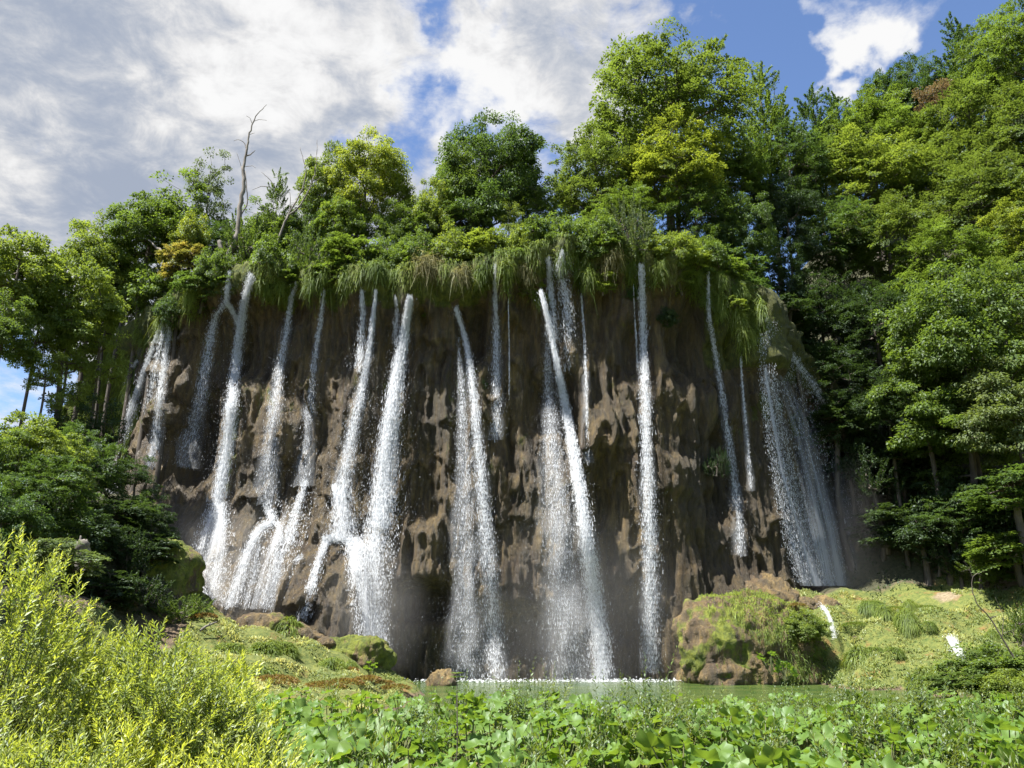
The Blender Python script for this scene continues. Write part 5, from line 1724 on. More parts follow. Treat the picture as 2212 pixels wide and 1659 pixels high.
# ------------------------------------------------------------------ grasses
def tuft_mesh(name, rs, n, R_, L, W, droop, mat, yel=0.4, up=0.8, tall=0.6, segs=3):
    """a shaggy cushion: blades rooted all over a bulging dome that hangs down the rock"""
    q = unit(rs.normal(size=(n, 3)))
    q[:, 1] = np.where(rs.random(n) < 0.7, -np.abs(q[:, 1]), q[:, 1])
    lump = 1 + 0.35 * fbm(q[:, 0] * 2.5, q[:, 2] * 2.5, q[:, 1] * 2, 3, rs.randint(99))
    Pt = q * lump[:, None] * np.array([R_, R_ * 0.8, tall])
    Pt[:, 0] *= 1 - 0.35 * sstep(0.1, -1.0, Pt[:, 2] / tall)
    d = q * np.array([1.0, 1.0, 0.3]) + np.array([0, -0.1, up]) + rs.normal(0, 0.35, (n, 3))
    Ls = L * rs.uniform(0.5, 1.4, n)
    tone = 0.5 + 0.5 * fbm(Pt[:, 0] * 3, Pt[:, 2] * 3, 0, 2, 7)
    col = np.stack([np.clip(tone * 0.6 + 0.4 * rs.random(n), 0, 1), np.clip(yel + 0.5 * (tone - 0.5) + rs.normal(0, 0.2, n) + (0.25 if mat is M_STRAW else 0) * (Pt[:, 2] < 0), 0, 1), rs.random(n)], 1)
    V, F, C = blades(Pt, d, Ls, W, droop * rs.uniform(0.6, 1.5, n), rs, segs, col)
    return make_mesh(name, V, F, mat, C)


rsg = np.random.RandomState(77)
TM = [tuft_mesh('grass_tuft', rsg, 2600, 0.40, 0.34, 0.026, 1.0, M_GRASS, 0.35, 0.7, 0.45),
      tuft_mesh('grass_tuft', rsg, 2800, 0.34, 0.38, 0.026, 1.3, M_GRASS, 0.55, 0.35, 0.62),
      tuft_mesh('grass_tuft', rsg, 2800, 0.46, 0.36, 0.024, 1.2, M_STRAW, 0.45, 0.5, 0.50)]
TUFTS = [  # x, y, D offset from the lip, scale, z-stretch, mesh, label
    (372, 655, 0.5, 1.0, 1.2, 0, "lit grass tussock crowning the mossy shoulder"),
    (345, 690, 0.5, 0.9, 1.4, 1, "long pale grass hanging down the mossy shoulder beside its fall"),
    (320, 740, 0.5, 0.8, 1.5, 1, "lower lit moss-grass fringe of the mossy shoulder"),
    (700, 600, 0.6, 0.85, 1.3, 0, "bright yellow-green tussock where the sparse scattered fall begins"),
    (668, 612, 0.5, 0.7, 1.2, 0, "green tussock between the loose fall and the sparse one"),
    (745, 600, 0.5, 0.75, 1.5, 1, "dark green grass beard between the sparse fall and the forked one"),
    (812, 575, 0.5, 0.9, 0.9, 0, "domed green tussock above the forked fall"),
    (850, 590, 0.5, 0.6, 1.2, 0, "small bright tussock just before the heaviest fall"),
    (925, 575, 0.7, 1.15, 1.2, 2, "big straw-coloured tussock past the heaviest fall"),
    (1000, 590, 0.6, 0.8, 1.1, 2, "smaller straw tussock above the broad airy fall"),
    (1035, 595, 0.5, 0.6, 1.2, 0, "little green tuft between the airy fall and the dripping one"),
    (1095, 575, 0.7, 0.85, 2.3, 1, "longest hanging grass beard next to the faint dripping fall"),
    (1135, 590, 0.5, 0.8, 1.4, 2, "greyish beard of dead grass next to the longest one"),
    (1168, 640, 0.9, 0.6, 1.3, 1, "mossy grass knob the slanting fall springs from"),
    (1215, 570, 0.8, 0.8, 1.5, 0, "grassy knob the bubbling gush pours over"),
    (1252, 575, 0.8, 0.7, 1.8, 1, "tall lit grass beard just past the gush"),
    (1270, 590, 0.7, 0.75, 1.6, 1, "second grass beard past the gush, shorter and rounder"),
    (1320, 560, 0.6, 1.0, 1.3, 2, "grey-brown grass mat between the gush and the slim fall"),
    (1365, 580, 0.6, 0.7, 1.5, 0, "green fringe touching the slim vertical fall"),
    (1425, 575, 0.6, 0.7, 1.3, 0, "green fringe just past the slim vertical fall"),
    (1450, 580, 0.7, 0.85, 1.5, 2, "brown dead-grass curtain over the dark cave"),
    (1500, 590, 0.8, 0.9, 1.7, 0, "green grass curtain at the start of the hanging buttress"),
    (1560, 600, 0.9, 0.9, 1.5, 1, "bright top tussock of the hanging buttress"),
    (1560, 660, 1.0, 0.9, 1.5, 1, "bright middle tussock of the hanging buttress"),
    (1600, 620, 1.0, 1.0, 1.5, 0, "shaded green flank of the hanging buttress"),
    (1640, 670, 1.2, 0.9, 1.6, 0, "outer green flank of the hanging buttress beside the veil fall"),
    (1615, 725, 1.5, 1.15, 1.3, 1, "big shaggy grass ball at the bottom of the hanging buttress"),
    (410, 640, 0.5, 0.9, 1.4, 0, "dark grass under the bent dead limb"),
    (570, 620, 0.5, 0.7, 1.4, 0, "dark grass fringe beside the strong straight fall"),
    (610, 625, 0.5, 0.6, 1.4, 0, "short dark grass just before the loose fall"),
    (1595, 680, 0.5, 0.9, 1.3, 1, "yellow-green grass filling the heart of the hanging buttress"),
    (1530, 640, 0.5, 0.7, 1.5, 0, "green grass between the narrow broken fall and the bright tussocks"),
]


def surfP(x, y, off):
    D = 41.0
    for _ in range(10):
        p = P(x, y, D)
        D = 0.5 * D + 0.5 * (cliffY(p.x, min(p.z, Zr(p.x) - 0.1)) - off)
    return P(x, y, D)


def hanging_tuft(p, s, zs, mi, seed):
    """blades rooted on a patch of the rock itself, thick in the middle, trailing off below"""
    rs = np.random.RandomState(seed)
    n = int(1900 * s)
    sx, sz = 0.30 * s, 0.30 * s * zs
    gx = rs.normal(0, sx, n)
    gz = rs.normal(0, sz, n) - 0.25 * np.abs(rs.normal(0, sz, n))
    gx = gx * (1 - 0.3 * sstep(0, -2.2 * sz, gz))
    x, z = p.x + gx, p.z + gz
    near = np.exp(-(gx / (1.3 * sx)) ** 2 - (gz / (1.3 * sz)) ** 2)
    keep = fbm(x * 2.4, z * 1.6, seed * 1.7, 3, seed) + 0.55 * near > -0.02
    x, z, near = x[keep], z[keep], near[keep]
    n = len(x)
    surf = Yc(x) - disp(x, np.minimum(z, Zr(x) - 0.05)) * 0.97
    y = surf - near * 0.34 * s * rs.uniform(0.2, 1.0, n)
    d = np.stack([rs.normal(0, 0.75, n) + (x - p.x) * 0.6, -rs.uniform(0.2, 1.0, n), rs.uniform(-0.7, 0.9, n)], 1)
    tone = 0.5 + 0.5 * fbm(x * 3, z * 2, 0, 2, seed + 3)
    dead = (0.35 * sstep(p.z + 0.1, p.z - 0.7, z)) if mi == 2 else 0
    col = np.stack([np.clip(tone * 0.5 + 0.5 * rs.random(n), 0, 1), np.clip((0.3, 0.5, 0.45)[mi] + 0.6 * (tone - 0.5) + dead + rs.normal(0, 0.2, n), 0, 1), rs.random(n)], 1)
    L = rs.gamma(2.2, 0.13, n) * (0.7 + 0.3 * s)
    V, F, C = blades(np.stack([x, y, z], 1) - np.array(p), d, L, 0.030, rs.uniform(0.5, 1.5, n), rs, 2, col)
    return make_mesh('grass_tuft', V, F, M_STRAW if mi == 2 else M_GRASS, C)


for k, (x, y, off, s, zs, mi, lab) in enumerate(TUFTS):
    p = surfP(x, y, 0.15)
    o = link('grass_tuft', hanging_tuft(p, s * 1.05, zs, mi, 700 + k), loc=p)
    tag(o, lab, 'grass tussock', "grass tussocks hanging on the cliff")


HUM = "grass hummocks on the banks"
rsh = np.random.RandomState(31)
for k in range(26):
    if k < 16:
        hx, hy = rsh.uniform(15.5, 23.5), rsh.uniform(33, 41.5)
    else:
        hx, hy = rsh.uniform(-11.0, -5.5), rsh.uniform(27, 34)
    gz = G(hx, hy)
    if gz < 0.15:
        continue
    o = link('grass_hummock', TM[k % 2], loc=(hx, hy, gz))
    s = rsh.uniform(0.7, 1.3)
    o.scale = (s * 1.2, s, s * 0.75)
    o.rotation_euler = (0, 0, rsh.uniform(0, 6.28))
    tag(o, "low grass hummock swelling out of the sunny terrace grass" if k < 16 else "low grass hummock on the bleached bank above the broad leaves", 'grass hummock', HUM if k < 16 else HUM + ' by the willows')


def rim_fringe():
    """continuous fringe of grass hanging over the brim"""
    rs = np.random.RandomState(5)
    n = 17000
    x = rs.uniform(-24, 17, n)
    z = Zr(x) + rs.uniform(-1.3, 0.35, n)
    keep = fbm(x * 0.9, z * 0.6, 0, 3, 15) + 0.35 * (z - Zr(x) + 0.6) > 0.13
    x, z = x[keep], z[keep]
    n = len(x)
    y = Yc(x) - disp(x, z) * 0.97
    d = np.stack([rs.normal(0, 0.35, n), -np.abs(rs.normal(0.8, 0.3, n)), rs.uniform(-0.4, 0.8, n)], 1)
    col = np.stack([rs.random(n), np.clip(0.5 + 0.9 * fbm(x * 0.4, 0, 0, 2, 3) + rs.normal(0, 0.15, n), 0, 1), rs.random(n)], 1)
    V, F, C = blades(np.stack([x, y, z], 1), d, rs.uniform(0.18, 0.5, n), 0.030, 1.0 * rs.uniform(0.7, 1.3, n), rs, 2, col)
    return make_mesh('brim_grass', V, F, M_GRASS, C)


tag(link('brim_grass', rim_fringe()), "grass fringe draped along the cliff brim", None, kind='stuff')


def moss_curtain():
    rs = np.random.RandomState(6)
    n = 26000
    x = rs.uniform(-33, -21.5, n)
    z = rs.uniform(8, 20, n)
    z = np.minimum(z, Zr(x))
    k = fbm(x * 1.2, z * 0.2, 0, 3, 25) > -0.12
    x, z = x[k], z[k]
    n = len(x)
    dd = disp(x, z)
    dy = (Yc(x + 0.1) - Yc(x - 0.1)) / 0.2
    nn = np.stack([dy, -np.ones(n)], 1)
    nn /= np.linalg.norm(nn, axis=1, keepdims=True)
    Pt = np.stack([x + nn[:, 0] * dd, Yc(x) + nn[:, 1] * dd, z], 1)
    d = np.stack([nn[:, 0], nn[:, 1], rs.uniform(-0.8, 0.2, n)], 1) + rs.normal(0, 0.3, (n, 3))
    col = np.stack([rs.random(n), np.clip(0.5 + rs.normal(0, 0.25, n), 0, 1), rs.random(n)], 1)
    V, F, C = blades(Pt, d, rs.uniform(0.3, 0.8, n), 0.035, 1.4, rs, 2, col)
    return make_mesh('moss_curtain', V, F, M_GRASS, C)


tag(link('moss_curtain', moss_curtain()), "moss and grass draping the cliff's far end", None, kind='stuff')


def meadow(name, boxes, n, L, W, mat, seed, up=1.0, yel=0.4, label='', cond=None, segs=2):
    rs = np.random.RandomState(seed)
    Ps = []
    for (x0, x1, y0, y1, f) in boxes:
        m = int(n * f)
        Ps.append(np.stack([rs.uniform(x0, x1, m), rs.uniform(y0, y1, m)], 1))
    q = np.concatenate(Ps)
    x, y = q[:, 0], q[:, 1]
    z = ground(x, y)
    k = z > 0.03
    if cond is not None:
        k &= cond(x, y, z)
    x, y, z = x[k], y[k], z[k]
    m = len(x)
    clump = 0.5 + 0.7 * fbm(x * 1.1, y * 1.1, 0, 3, seed) + 0.9 * fbm(x * 3.5, y * 3.5, 0, 2, seed + 1)
    d = np.stack([rs.normal(0, 0.4, m), rs.normal(-0.15, 0.4, m), np.full(m, up)], 1)
    col = np.stack([np.clip(rs.random(m) * 0.7 + 0.5 * clump - 0.1, 0, 1), np.clip(yel + 0.9 * fbm(x * 0.5, y * 0.5, 0, 3, seed + 4) + rs.normal(0, 0.2, m), 0, 1), rs.random(m)], 1)
    V, F, C = blades(np.stack([x, y, z - 0.03], 1), d, L * np.clip(clump, 0.2, 1.7) * rs.uniform(0.6, 1.3, m), W, 0.5, rs, segs, col)
    o = link(name, make_mesh(name, V, F, mat, C))
    return tag(o, label, None, kind='stuff')


meadow('bank_grass', [(-12.6, -4.0, 24, 37.5, 1.0)], 46000, 0.34, 0.048, M_MEADOW, 41, label="short bleached grass on the low bank under the brown mound",
       cond=lambda x, y, z: fbm(x * .9, y * .9, 0, 2, 91) > -0.28)
meadow('terrace_grass', [(13.5, 25, 30, 44.2, 1.0)], 52000, 0.52, 0.052, M_MEADOW, 42, label="tall pale grass on the sunny terrace by the pool", segs=2,
       cond=lambda x, y, z: (y < 43.6 + 0.6 * fbm(x * .6, y * .6, 0, 2, 3)) & ~((x > 19.5) & (y > 40.6) & (fbm(x * .5, y * .5, 1, 2, 8) > -0.3)))


def boulder_grass():
    """grass growing on the great boulder: sits on its front and top"""
    rs = np.random.RandomState(8)
    me = B_BIG.data
    nv = len(me.vertices)
    co = np.empty(nv * 3)
    me.vertices.foreach_get('co', co)
    co = co.reshape(-1, 3) + np.array(B_BIG.location)
    no = np.empty(nv * 3)
    me.vertices.foreach_get('normal', no)
    no = no.reshape(-1, 3)
    w_ = (no[:, 1] < 0.35) & (co[:, 2] > 0.3) & (co[:, 0] > B_BIG.location.x - 2.1)
    idx = np.where(w_)[0]
    cl = fbm(co[idx, 0] * 0.9, co[idx, 2] * 0.9, co[idx, 1] * .5, 3, 6) + 0.35 * no[idx, 2] + 0.06 * (co[idx, 0] - B_BIG.location.x) > -0.12
    idx = idx[cl]
    k = rs.choice(idx, 17000)
    Pt = co[k] + rs.normal(0, 0.05, (len(k), 3))
    d = no[k] * 0.7 + np.array([0, -0.1, 0.6]) + rs.normal(0, 0.3, (len(k), 3))
    col = np.stack([rs.random(len(k)), np.clip(0.35 + 1.1 * fbm(Pt[:, 0] * .6, Pt[:, 2] * .6, 0, 2, 16) + rs.normal(0, 0.2, len(k)), 0, 1), rs.random(len(k))], 1)
    V, F, C = blades(Pt, d, rs.uniform(0.15, 0.45, len(k)), 0.028, 0.9, rs, 2, col)
    return make_mesh('boulder_grass', V, F, M_GRASS, C)


tag(link('boulder_grass', boulder_grass()), "shaggy grass covering the great boulder", None, kind='stuff')


def cushion(label, x, y, D, r, seed, mat=None):
    """rust or olive moss cushion: many short upright fronds on a dome"""
    rs = np.random.RandomState(seed)
    n = int(1300 * (r / 0.5) ** 1.2)
    q = unit(rs.normal(size=(n, 3)))
    q[:, 2] = np.abs(q[:, 2])
    Pt = q * np.array([r * 1.5, r * 0.9, r * 0.42]) * (0.8 + 0.2 * rs.random((n, 1)))
    p = P(x, y, D)
    gz = G(p.x, p.y)
    col = np.stack([rs.random(n), rs.random(n), rs.random(n)], 1)
    V, F, C = blades(Pt, q + rs.normal(0, 0.4, (n, 3)), rs.uniform(0.06, 0.14, n), 0.035, 0.2, rs, 1, col)
    o = link('moss_cushion', make_mesh('moss_cushion', V, F, mat or M_RUST, C), loc=(p.x, p.y, max(gz - 0.05, p.z - r * 0.4)))
    return tag(o, label, 'moss', "moss cushions on the banks")


for k, (x, y, D, r, lab, m) in enumerate([
    (440, 1325, 31.5, 0.35, "rust moss cushion at the very crest of the bank beside the driftwood", None),
    (745, 1466, 29.5, 0.45, "rust moss patch low on the bank, in line under the brown mound", None),
    (795, 1460, 30.5, 0.35, "reddest moss patch on the bank, just under the rounded boulder", None),
    (700, 1472, 28.5, 0.5, "dark rust moss strip where the bank meets the broad leaves", None),
    (590, 1480, 26.5, 0.55, "brown-orange moss roll at the bank's nearest edge", None),
    (855, 1478, 32.5, 0.4, "orange-red moss at the bank's tip near the water", None),
    (830, 1470, 31.8, 0.25, "small orange moss spot inland of the tip", None),
    (755, 1442, 32.0, 0.22, "tiny rust spot halfway up the bank", None),
    (600, 1338, 34.0, 0.3, "ochre moss under the crumbly tufa on the crest", None),
    (1722, 1303, 39.7, 0.26, "single red moss cushion on top of the great boulder", None),
    (1935, 1330, 40.6, 0.6, "olive-gold moss bank by the tiny trickle", 'o'),
    (1850, 1365, 40.0, 0.45, "olive-gold moss at the curved cascade's far side", 'o'),
    (2000, 1320, 41.0, 0.6, "olive-gold moss hump at the terrace rim", 'o')]):
    cushion(lab, x, y, D, r, 300 + k, None if m is None else M_GRASS)

# ------------------------------------------------------------------ near bank: butterbur, willows, weeds
def butter_leaf(seed):
    rs = np.random.RandomState(seed)
    nr, ns = 6, 26
    th = np.linspace(0.20, 2 * np.pi - 0.20, ns)
    r = np.linspace(0, 1, nr) ** 0.8
    T_, R2 = np.meshgrid(th, r, indexing='ij')
    lob = 1 + 0.10 * np.cos(T_ * 7 + seed) + 0.05 * np.cos(T_ * 12 + 2 * seed) + 0.09 * np.cos(T_ - np.pi) - 0.10 * np.exp(-((T_ - 0.2) / 0.3) ** 2)
    rad = R2 * lob
    x = rad * np.cos(T_) * -1.0
    y = rad * np.sin(T_)
    cup = rs.uniform(0.05, 0.30)
    z = cup * R2 ** 2 + 0.17 * R2 ** 2 * np.cos(T_ * 4 + seed * 1.7) + 0.10 * R2 ** 3 * np.cos(T_ * 7 + seed) + 0.05 * R2 * np.cos(T_ * 12)
    z = z - 0.25 * np.clip(x, 0, 2) ** 2 * R2 * rs.uniform(0.0, 1.0)
    V = np.stack([x, y, z], -1).reshape(-1, 3)
    i = np.arange(ns - 1)[:, None] * nr
    j = np.arange(nr - 1)[None]
    F = np.stack([i + j, i + j + 1, i + nr + j + 1, i + nr + j], -1).reshape(-1, 4)
    t = np.abs(((T_ * 7 / (2 * np.pi)) % 1) - 0.5) * 2
    col = np.stack([0.35 + 0.35 * (1 - t) * R2 + 0.15 * rs.random(T_.shape), 0.25 + 0.4 * (1 - R2), R2], -1).reshape(-1, 3)
    return make_mesh('butterbur_leaf', V, F, M_BUTTER, col, smooth=True)


BL = [butter_leaf(s) for s in (1, 2, 3, 4, 5, 6)]
rsb = np.random.RandomState(12)
BP = []
for k in range(7):
    lv = []
    acc = Acc()
    nl = rsb.randint(7, 10)
    for j in range(nl):
        a = 2.4 * j + rsb.uniform(-.4, .4)
        rr = rsb.uniform(0.10, 0.50) * (0.5 + 0.5 * j / nl)
        h = rsb.uniform(0.30, 0.70) * (1 - 0.25 * j / nl)
        tip = np.array([math.cos(a) * rr, math.sin(a) * rr, h])
        s = rsb.uniform(0.075, 0.155)
        tilt = rsb.uniform(0.05, 1.05)
        lv.append((tip, s, tilt, a, rsb.randint(0, 6)))
        V, F = tube([tip * [0.1, 0.1, 0], tip * [0.5, 0.5, 0.55], tip], [0.011, 0.009, 0.006], 5, cap=False)
        acc.add(V, F)
    BP.append((lv, acc.mesh('petioles', M_STEM)))

BG = "butterbur plants carpeting the near bank"


def zone(x, y, what, near=9.6, far=13.2):
    """where in the patch a plant stands, told by what rises behind it"""
    r = x / y
    side = ('beside the willow bushes' if r < -0.12 else 'before the brown rock in the foam' if r < 0.04 else 'before the slanting fall' if r < 0.2 else
            'before the great mossy boulder' if r < 0.4 else 'before the sunny terrace')
    row = 'in the front rows' if y < near else 'in mid-patch' if y < far else "along the water's edge"
    return '%s %s, %s' % (what, row, side)


def butterbur(x, y, z, k, s, rz, label, group=BG):
    o = thing('butterbur_plant', label, 'butterbur', (x, y, z), group, rz, s)
    lv, pm = BP[k]
    link('petioles', pm, o)
    for (tip, sc_, tilt, a, m) in lv:
        q = link('leaf', BL[m], o, loc=tip)
        q.rotation_mode = 'ZYX'
        # the blade leans outward, its notch towards the stalk
        q.rotation_euler = (rsb.uniform(-.2, .2), tilt, a)
        q.scale = (sc_, sc_ * rsb.uniform(0.95, 1.15), sc_)
    return o


rs = np.random.RandomState(3)
pts = []
tries = 0
while len(pts) < 262 and tries < 20000:
    tries += 1
    y = 7.3 + 9.6 * rs.random() ** 0.75
    x = rs.uniform(-0.34 * y + 0.2, 0.645 * y + 0.6)
    if y < 9.5 and x < -1.2:
        continue
    md = 0.30 + 0.017 * y
    if all((x - a) ** 2 + (y - b) ** 2 > md * md for a, b in pts):
        pts.append((x, y))
for k, (x, y) in enumerate(pts):
    g = G(x, y)
    butterbur(x, y, g - 0.03, k % 7, rs.uniform(0.92, 1.2), rs.uniform(0, 6.28), zone(x, y, 'broad-leaved butterbur'), 'butterbur: ' + zone(x, y, 'plants'))
for k, (x, y, D, s, lab) in enumerate([(1665, 1440, 38.3, 1.6, "butterbur clump in the hollow at the great boulder's foot"),
                                       (1695, 1452, 38.0, 1.3, "smaller butterbur just beside the hollow of the great boulder"),
                                       (800, 1440, 31.5, 0.9, "lone pale-leaved butterbur on the bleached bank grass")]):
    p = P(x, y, D)
    butterbur(p.x, p.y, max(p.z - 0.35, G(p.x, p.y)), k, s, k, lab, None)
# broad-leaved growth on the great boulder's shoulder
plant_tree(1742, 1322, 38.9, 85, 'shrub_a', 'light', "round-leaved green plant clinging to the great boulder's shoulder", 'shrub', 'shrub', ybot=1385, base=99)
plant_tree(2140, 1395, 33.0, 170, 'shrub_a', 'maple', "green shrub behind the crooked twig on the terrace", 'shrub', 'shrub', ybot=1470)
plant_tree(2060, 1452, 31.5, 110, 'shrub_c', 'maple', "leafy shrub at the water's edge below the white chute", 'shrub', 'shrub', ybot=1500)
plant_tree(2170, 1450, 30.5, 120, 'shrub_a', 'light', "rounded bright shrub at the water's edge by the frame", 'shrub', 'shrub', ybot=1512)
plant_tree(2200, 1330, 34.0, 90, 'shrub_b', 'maple', "feathery shrub on the bank by the bare soil", 'shrub', 'shrub', ybot=1400)


def lance(Pt, d, n, L, W, col):
    d, n = unit(d), unit(n)
    s = unit(np.cross(d, n))
    n = np.cross(s, d)
    L = L[:, None]
    W = W[:, None]
    V = np.stack([Pt, Pt + d * L * .42 + s * W * .5 + n * W * .16, Pt + d * L - n * L * 0.14, Pt + d * L * .42 - s * W * .5 + n * W * .16], 1).reshape(-1, 3)
    return V, [np.arange(len(Pt) * 4).reshape(-1, 4)], np.repeat(col, 4, 0)


def shoots(rs, base, dirs, Ls, leafL, leafW, nleaf, mat, yel_tip=0.9, yel0=0.15, open_=0.9, stem_r=0.003, bud=0.0):
    """leafy upright shoots; returns (leaf Acc, stem Acc)"""
    LA, SA = Acc(), Acc()
    n = len(base)
    dirs = unit(dirs)
    for i in range(n):
        b, d, L = base[i], dirs[i], Ls[i]
        bend = rs.normal(0, 0.12, 3)
        t = np.linspace(0.08, 1, nleaf)
        c = b + d * (L * t)[:, None] + bend * (L * t ** 2)[:, None]
        T_ = unit(d + 2 * bend * t[:, None])
        az = 2.4 * np.arange(nleaf) + rs.uniform(0, 6)
        A = unit(np.cross(d, [0.3, 0.2, 1.0]) + 1e-3)
        B = np.cross(d, A)
        out = A * np.cos(az)[:, None] + B * np.sin(az)[:, None]
        op = open_ * (1.1 - 0.65 * t)[:, None]
        ld = T_ * (0.55 + 0.55 * t[:, None]) + out * op + rs.normal(0, 0.12, (nleaf, 3))
        ll = leafL * (0.55 + 0.9 * np.sin(np.pi * np.clip(t * 0.86 + 0.1, 0, 1))) * rs.uniform(0.8, 1.15, nleaf)
        yel = np.clip(yel0 + (yel_tip - yel0) * t ** 1.6 + rs.normal(0, 0.12, nleaf), 0, 1)
        col = np.stack([rs.uniform(0.25, 0.85, nleaf), yel, t], 1)
        V, F, C = lance(c, ld, T_ * 0.9 + out * 0.2 + rs.normal(0, 0.25, (nleaf, 3)) + np.array([0, 0, .4]), ll, ll * leafW, col)
        LA.add(V, F, C)
        V, F = tube(np.array([b, b + d * L * .5 + bend * L * .25, b + d * L + bend * L]), [stem_r * 1.4, stem_r, stem_r * 0.5], 3, cap=False)
        SA.add(V, F)
    return LA, SA


def willow(label, cx, cyy, g, rx, ry, h, n, seed, leafL=0.056, leafW=0.25, nleaf=30, L=0.42, yel=0.9, yel0=0.15, name='willow_bush', cat='willow bush', group=None, mat=None, lean=(0, 0), open_=0.9, lo=0.1):
    rs = np.random.RandomState(seed)
    root = thing(name, label, cat, (cx, cyy, g), group)
    q = unit(rs.normal(size=(n, 3)))
    q[:, 2] = np.abs(q[:, 2])
    f = np.where(rs.random(n) < 0.72, rs.uniform(0.78, 1.0, n), rs.uniform(0.3, 0.8, n))
    lump = 1 + 0.22 * fbm(q[:, 0] * 2.2 + seed, q[:, 1] * 2.2, q[:, 2] * 2.2, 3, seed)
    base = q * (f * lump)[:, None] * np.array([rx, ry, h * 0.86])
    base[:, 2] = base[:, 2] + lo * h
    base[:, :2] += np.array(lean) * (base[:, 2:3] / h)
    d = q * np.array([0.75, 0.75, 0.3]) + np.array([0, 0, 0.75]) + rs.normal(0, 0.25, (n, 3))
    Ls = L * rs.uniform(0.55, 1.3, n)
    LA, SA = shoots(rs, base - unit(d) * 0.1, d, Ls, leafL, leafW, nleaf, None, yel, yel0, open_)
    link('foliage', LA.mesh('foliage', mat or M_WILLOW), root)
    for i in range(0, n, 6):
        b = base[i]
        V, F = tube(np.array([[b[0] * .12, b[1] * .12, 0], [b[0] * .55, b[1] * .55, b[2] * .55], b]), [0.014, 0.009, 0.004], 4, cap=False)
        SA.add(V, F)
    link('stems', SA.mesh('stems', M_STEM), root)
    return root


willow("largest bright willow bush, its yellow tips reaching highest by the picture's edge", -4.9, 7.9, G(-4.9, 7.9), 1.25, 1.0, 2.45, 900, 1, yel=0.9, yel0=0.1)
willow("tall willow sprays in front of the largest willow bush, cut by the frame", -4.4, 6.5, G(-4.4, 6.5), 0.95, 0.7, 1.45, 460, 2, yel=0.6, yel0=0.0)
willow("olive-green willow bush sloping down from the largest one", -3.45, 8.3, G(-3.45, 8.3), 0.95, 0.9, 1.75, 560, 3, yel=0.55, yel0=0.0)
willow("dense lower willow bush between the olive one and the bank grass", -3.0, 8.6, G(-3.0, 8.6), 0.75, 0.8, 1.10, 430, 4, yel=0.5, yel0=0.0)
willow("small-leaved dark willow clump at the very bottom corner", -3.3, 6.2, G(-3.3, 6.2), 0.9, 0.6, 1.15, 400, 5, yel=0.6, yel0=0.0, leafL=0.05)
willow("bright willow sprays low in front of the broad leaves, where the patch begins", -2.2, 7.2, G(-2.2, 7.2), 0.55, 0.5, 0.75, 180, 6, yel=0.85, yel0=0.1)
willow("low willow clump at the frame's lower edge, under the first broad leaves", -2.3, 6.3, G(-2.3, 6.3), 0.8, 0.45, 0.70, 220, 7, yel=0.5)
willow("leafy willow thicket behind the lower bush, against the bleached bank grass", -4.6, 11.5, G(-4.6, 11.5), 1.3, 1.2, 1.25, 380, 8, yel=0.7, yel0=0.0, leafL=0.07)
willow("dim willow thicket under the dark slope behind the largest willow bush", -6.6, 12.5, G(-6.6, 12.5), 2.0, 1.5, 1.9, 420, 9, yel=0.5, yel0=0.0, leafL=0.075)
willow("thin willow whips rising before the bank's crest", -4.3, 12.8, G(-4.3, 12.8), 0.8, 0.6, 1.4, 120, 10, yel=0.8, yel0=0.2, leafL=0.08)
willow("golden willow tuft among the near sprays at mid-bush", -3.2, 7.4, G(-3.2, 7.4), 0.5, 0.5, 0.98, 160, 11, yel=1.0, yel0=0.4)

WG = "weeds growing among the butterbur"
WP = []
for k in range(5):
    rs = np.random.RandomState(60 + k)
    n = (16, 11, 14, 8, 12)[k]
    a = rs.uniform(0, 6.28, n)
    rr = rs.uniform(0, 0.28, n)
    base = np.stack([np.cos(a) * rr * 0.5, np.sin(a) * rr * 0.5, np.full(n, 0.25)], 1)
    d = np.stack([np.cos(a) * rr * 1.2, np.sin(a) * rr * 1.2, np.ones(n)], 1)
    Ls = rs.uniform(0.35, 0.85, n)
    LA, SA = shoots(rs, base, d, Ls, (0.065, 0.085, 0.055, 0.10, 0.07)[k], (0.34, 0.22, 0.36, 0.20, 0.3)[k], (22, 20, 26, 18, 24)[k], None, (0.5, 0.9, 0.4, 1.0, 0.6)[k], 0.1, (1.3, 0.8, 1.4, 0.7, 1.2)[k])
    for i in range(n):
        V, F = tube(np.array([base[i] * [1, 1, 0], base[i] + [0, 0, 0.02]]), [0.005, 0.005], 3, cap=False)
        SA.add(V, F)
    WP.append((LA.mesh('foliage', M_WEED), SA.mesh('stems', M_STEM)))


def weed(x, y, k, s, zs, label, group=WG):
    o = thing('weed_plant', label, 'weed', (x, y, G(x, y) - 0.02), group, rz=x * 7.0, scale=(s, s, s * zs))
    link('foliage', WP[k][0], o)
    link('stems', WP[k][1], o)
    return o


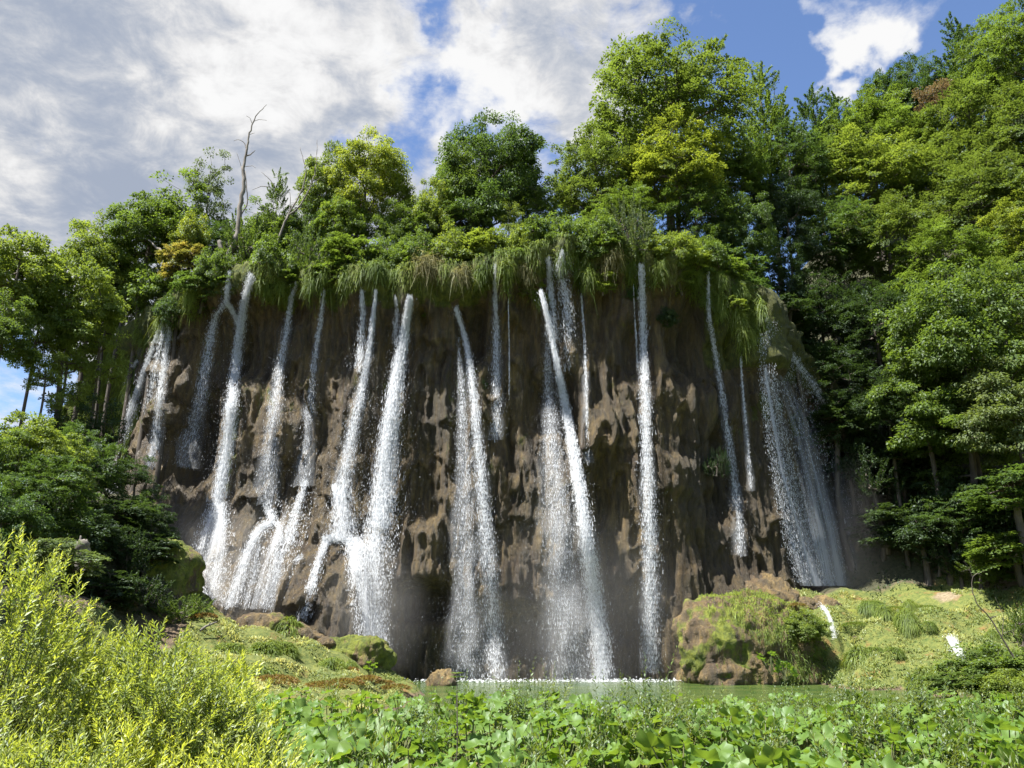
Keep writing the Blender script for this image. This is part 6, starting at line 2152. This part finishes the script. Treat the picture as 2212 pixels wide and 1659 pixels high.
rs = np.random.RandomState(8)
wk = 0
for k in range(150):
    y = 7.0 + 10.5 * rs.random() ** 0.9
    x = rs.uniform(-0.33 * y, 0.645 * y + 0.4)
    dens = 0.35 + 0.5 * (x / y > 0.12) + 0.35 * (y < 8.6)
    if rs.random() > dens:
        continue
    kk = rs.choice([0, 2, 4]) if (x / y > 0.1 and y > 8.6) else rs.randint(0, 5)
    weed(x, y, int(kk), rs.uniform(0.8, 1.05), rs.uniform(0.82, 1.08), zone(x, y, 'leafy upright weed'), 'weeds: ' + zone(x, y, 'plants'))
for (x, yt, D, k, s, lab) in [(1395, 1438, 13.5, 0, 1.35, "tallest grey-green weed standing against the slim fall's foot"),
                              (1440, 1470, 13.0, 2, 1.25, "bushy weed beside the tallest grey-green one"),
                              (1480, 1500, 12.5, 4, 1.1, "lower bushy weed on the far side of the tallest grey-green one"),
                              (1985, 1425, 13.0, 2, 1.45, "tall weed with a dark seed-head before the sunny terrace"),
                              (1930, 1480, 12.5, 0, 1.3, "broad weed next to the one with the dark seed-head"),
                              (2050, 1500, 12.0, 4, 1.3, "spreading weed by the terrace water"),
                              (1730, 1490, 15.5, 2, 1.1, "small weed at the patch's far edge by the boulder"),
                              (1620, 1495, 15.5, 0, 1.1, "feathery weed at the patch's far edge, under the boulder's orange block")]:
    p = P(x, yt, D)
    g = G(p.x, p.y)
    weed(p.x, p.y, k, s, max(0.5, (p.z - g) / (1.05 * s)), lab)

# the single tall stalk with a whorl of leaves
p = P(987, 1452, 10.0)
g = G(p.x, p.y)
o = thing('tall_stalk', "single dark stalk topped by a whorl of small leaves, silhouetted on the pool", 'stalk', (p.x, p.y, g))
rs = np.random.RandomState(4)
h = p.z - g
V, F = tube([[0, 0, 0], [0.02, 0, h * .5], [0, 0, h]], [0.010, 0.008, 0.004], 6)
a = Acc()
a.add(V, F)
link('stem', a.mesh('stem', M_BARK), o)
a = Acc()
for t, m, l in ((0.25, 3, .06), (0.38, 3, .05), (0.5, 4, .05), (0.62, 4, .05), (0.74, 4, .05), (0.86, 5, 0.06), (0.96, 9, 0.10), (0.99, 7, 0.09)):
    az = rs.uniform(0, 6.28) + np.arange(m) * 6.28 / m
    d = np.stack([np.cos(az), np.sin(az), np.full(m, 0.25)], 1)
    V, F, C = lance(np.tile([0, 0, h * t], (m, 1)) + 0.0, d, np.tile([0, 0, 1.0], (m, 1)) + rs.normal(0, .2, (m, 3)), np.full(m, l), np.full(m, l * 0.35), np.tile([.6, .5 if t > 0.9 else 0.1, .5], (m, 1)))
    a.add(V, F, C)
link('leaves', a.mesh('leaves', M_WEED), o)

# near grass under the leaves
meadow('near_grass', [(-9, 13, 5.0, 19.5, 1.0)], 26000, 0.30, 0.012, M_MEADOW, 44, label="grass and low growth between the near plants", yel=0.2, segs=2)
meadow('slope_undergrowth', [(-24, -11.8, 18, 40, 0.6), (15, 42, 38, 52, 0.5)], 40000, 0.5, 0.06, M_LEAF['deep'], 45, label="dark undergrowth on the shaded slopes", yel=0.2, segs=2,
       cond=lambda x, y, z: (z > 3.0) & (fbm(x * .4, y * .4, 2, 3, 55) > -0.2) & ((x < 0) | (y > 43.3)))
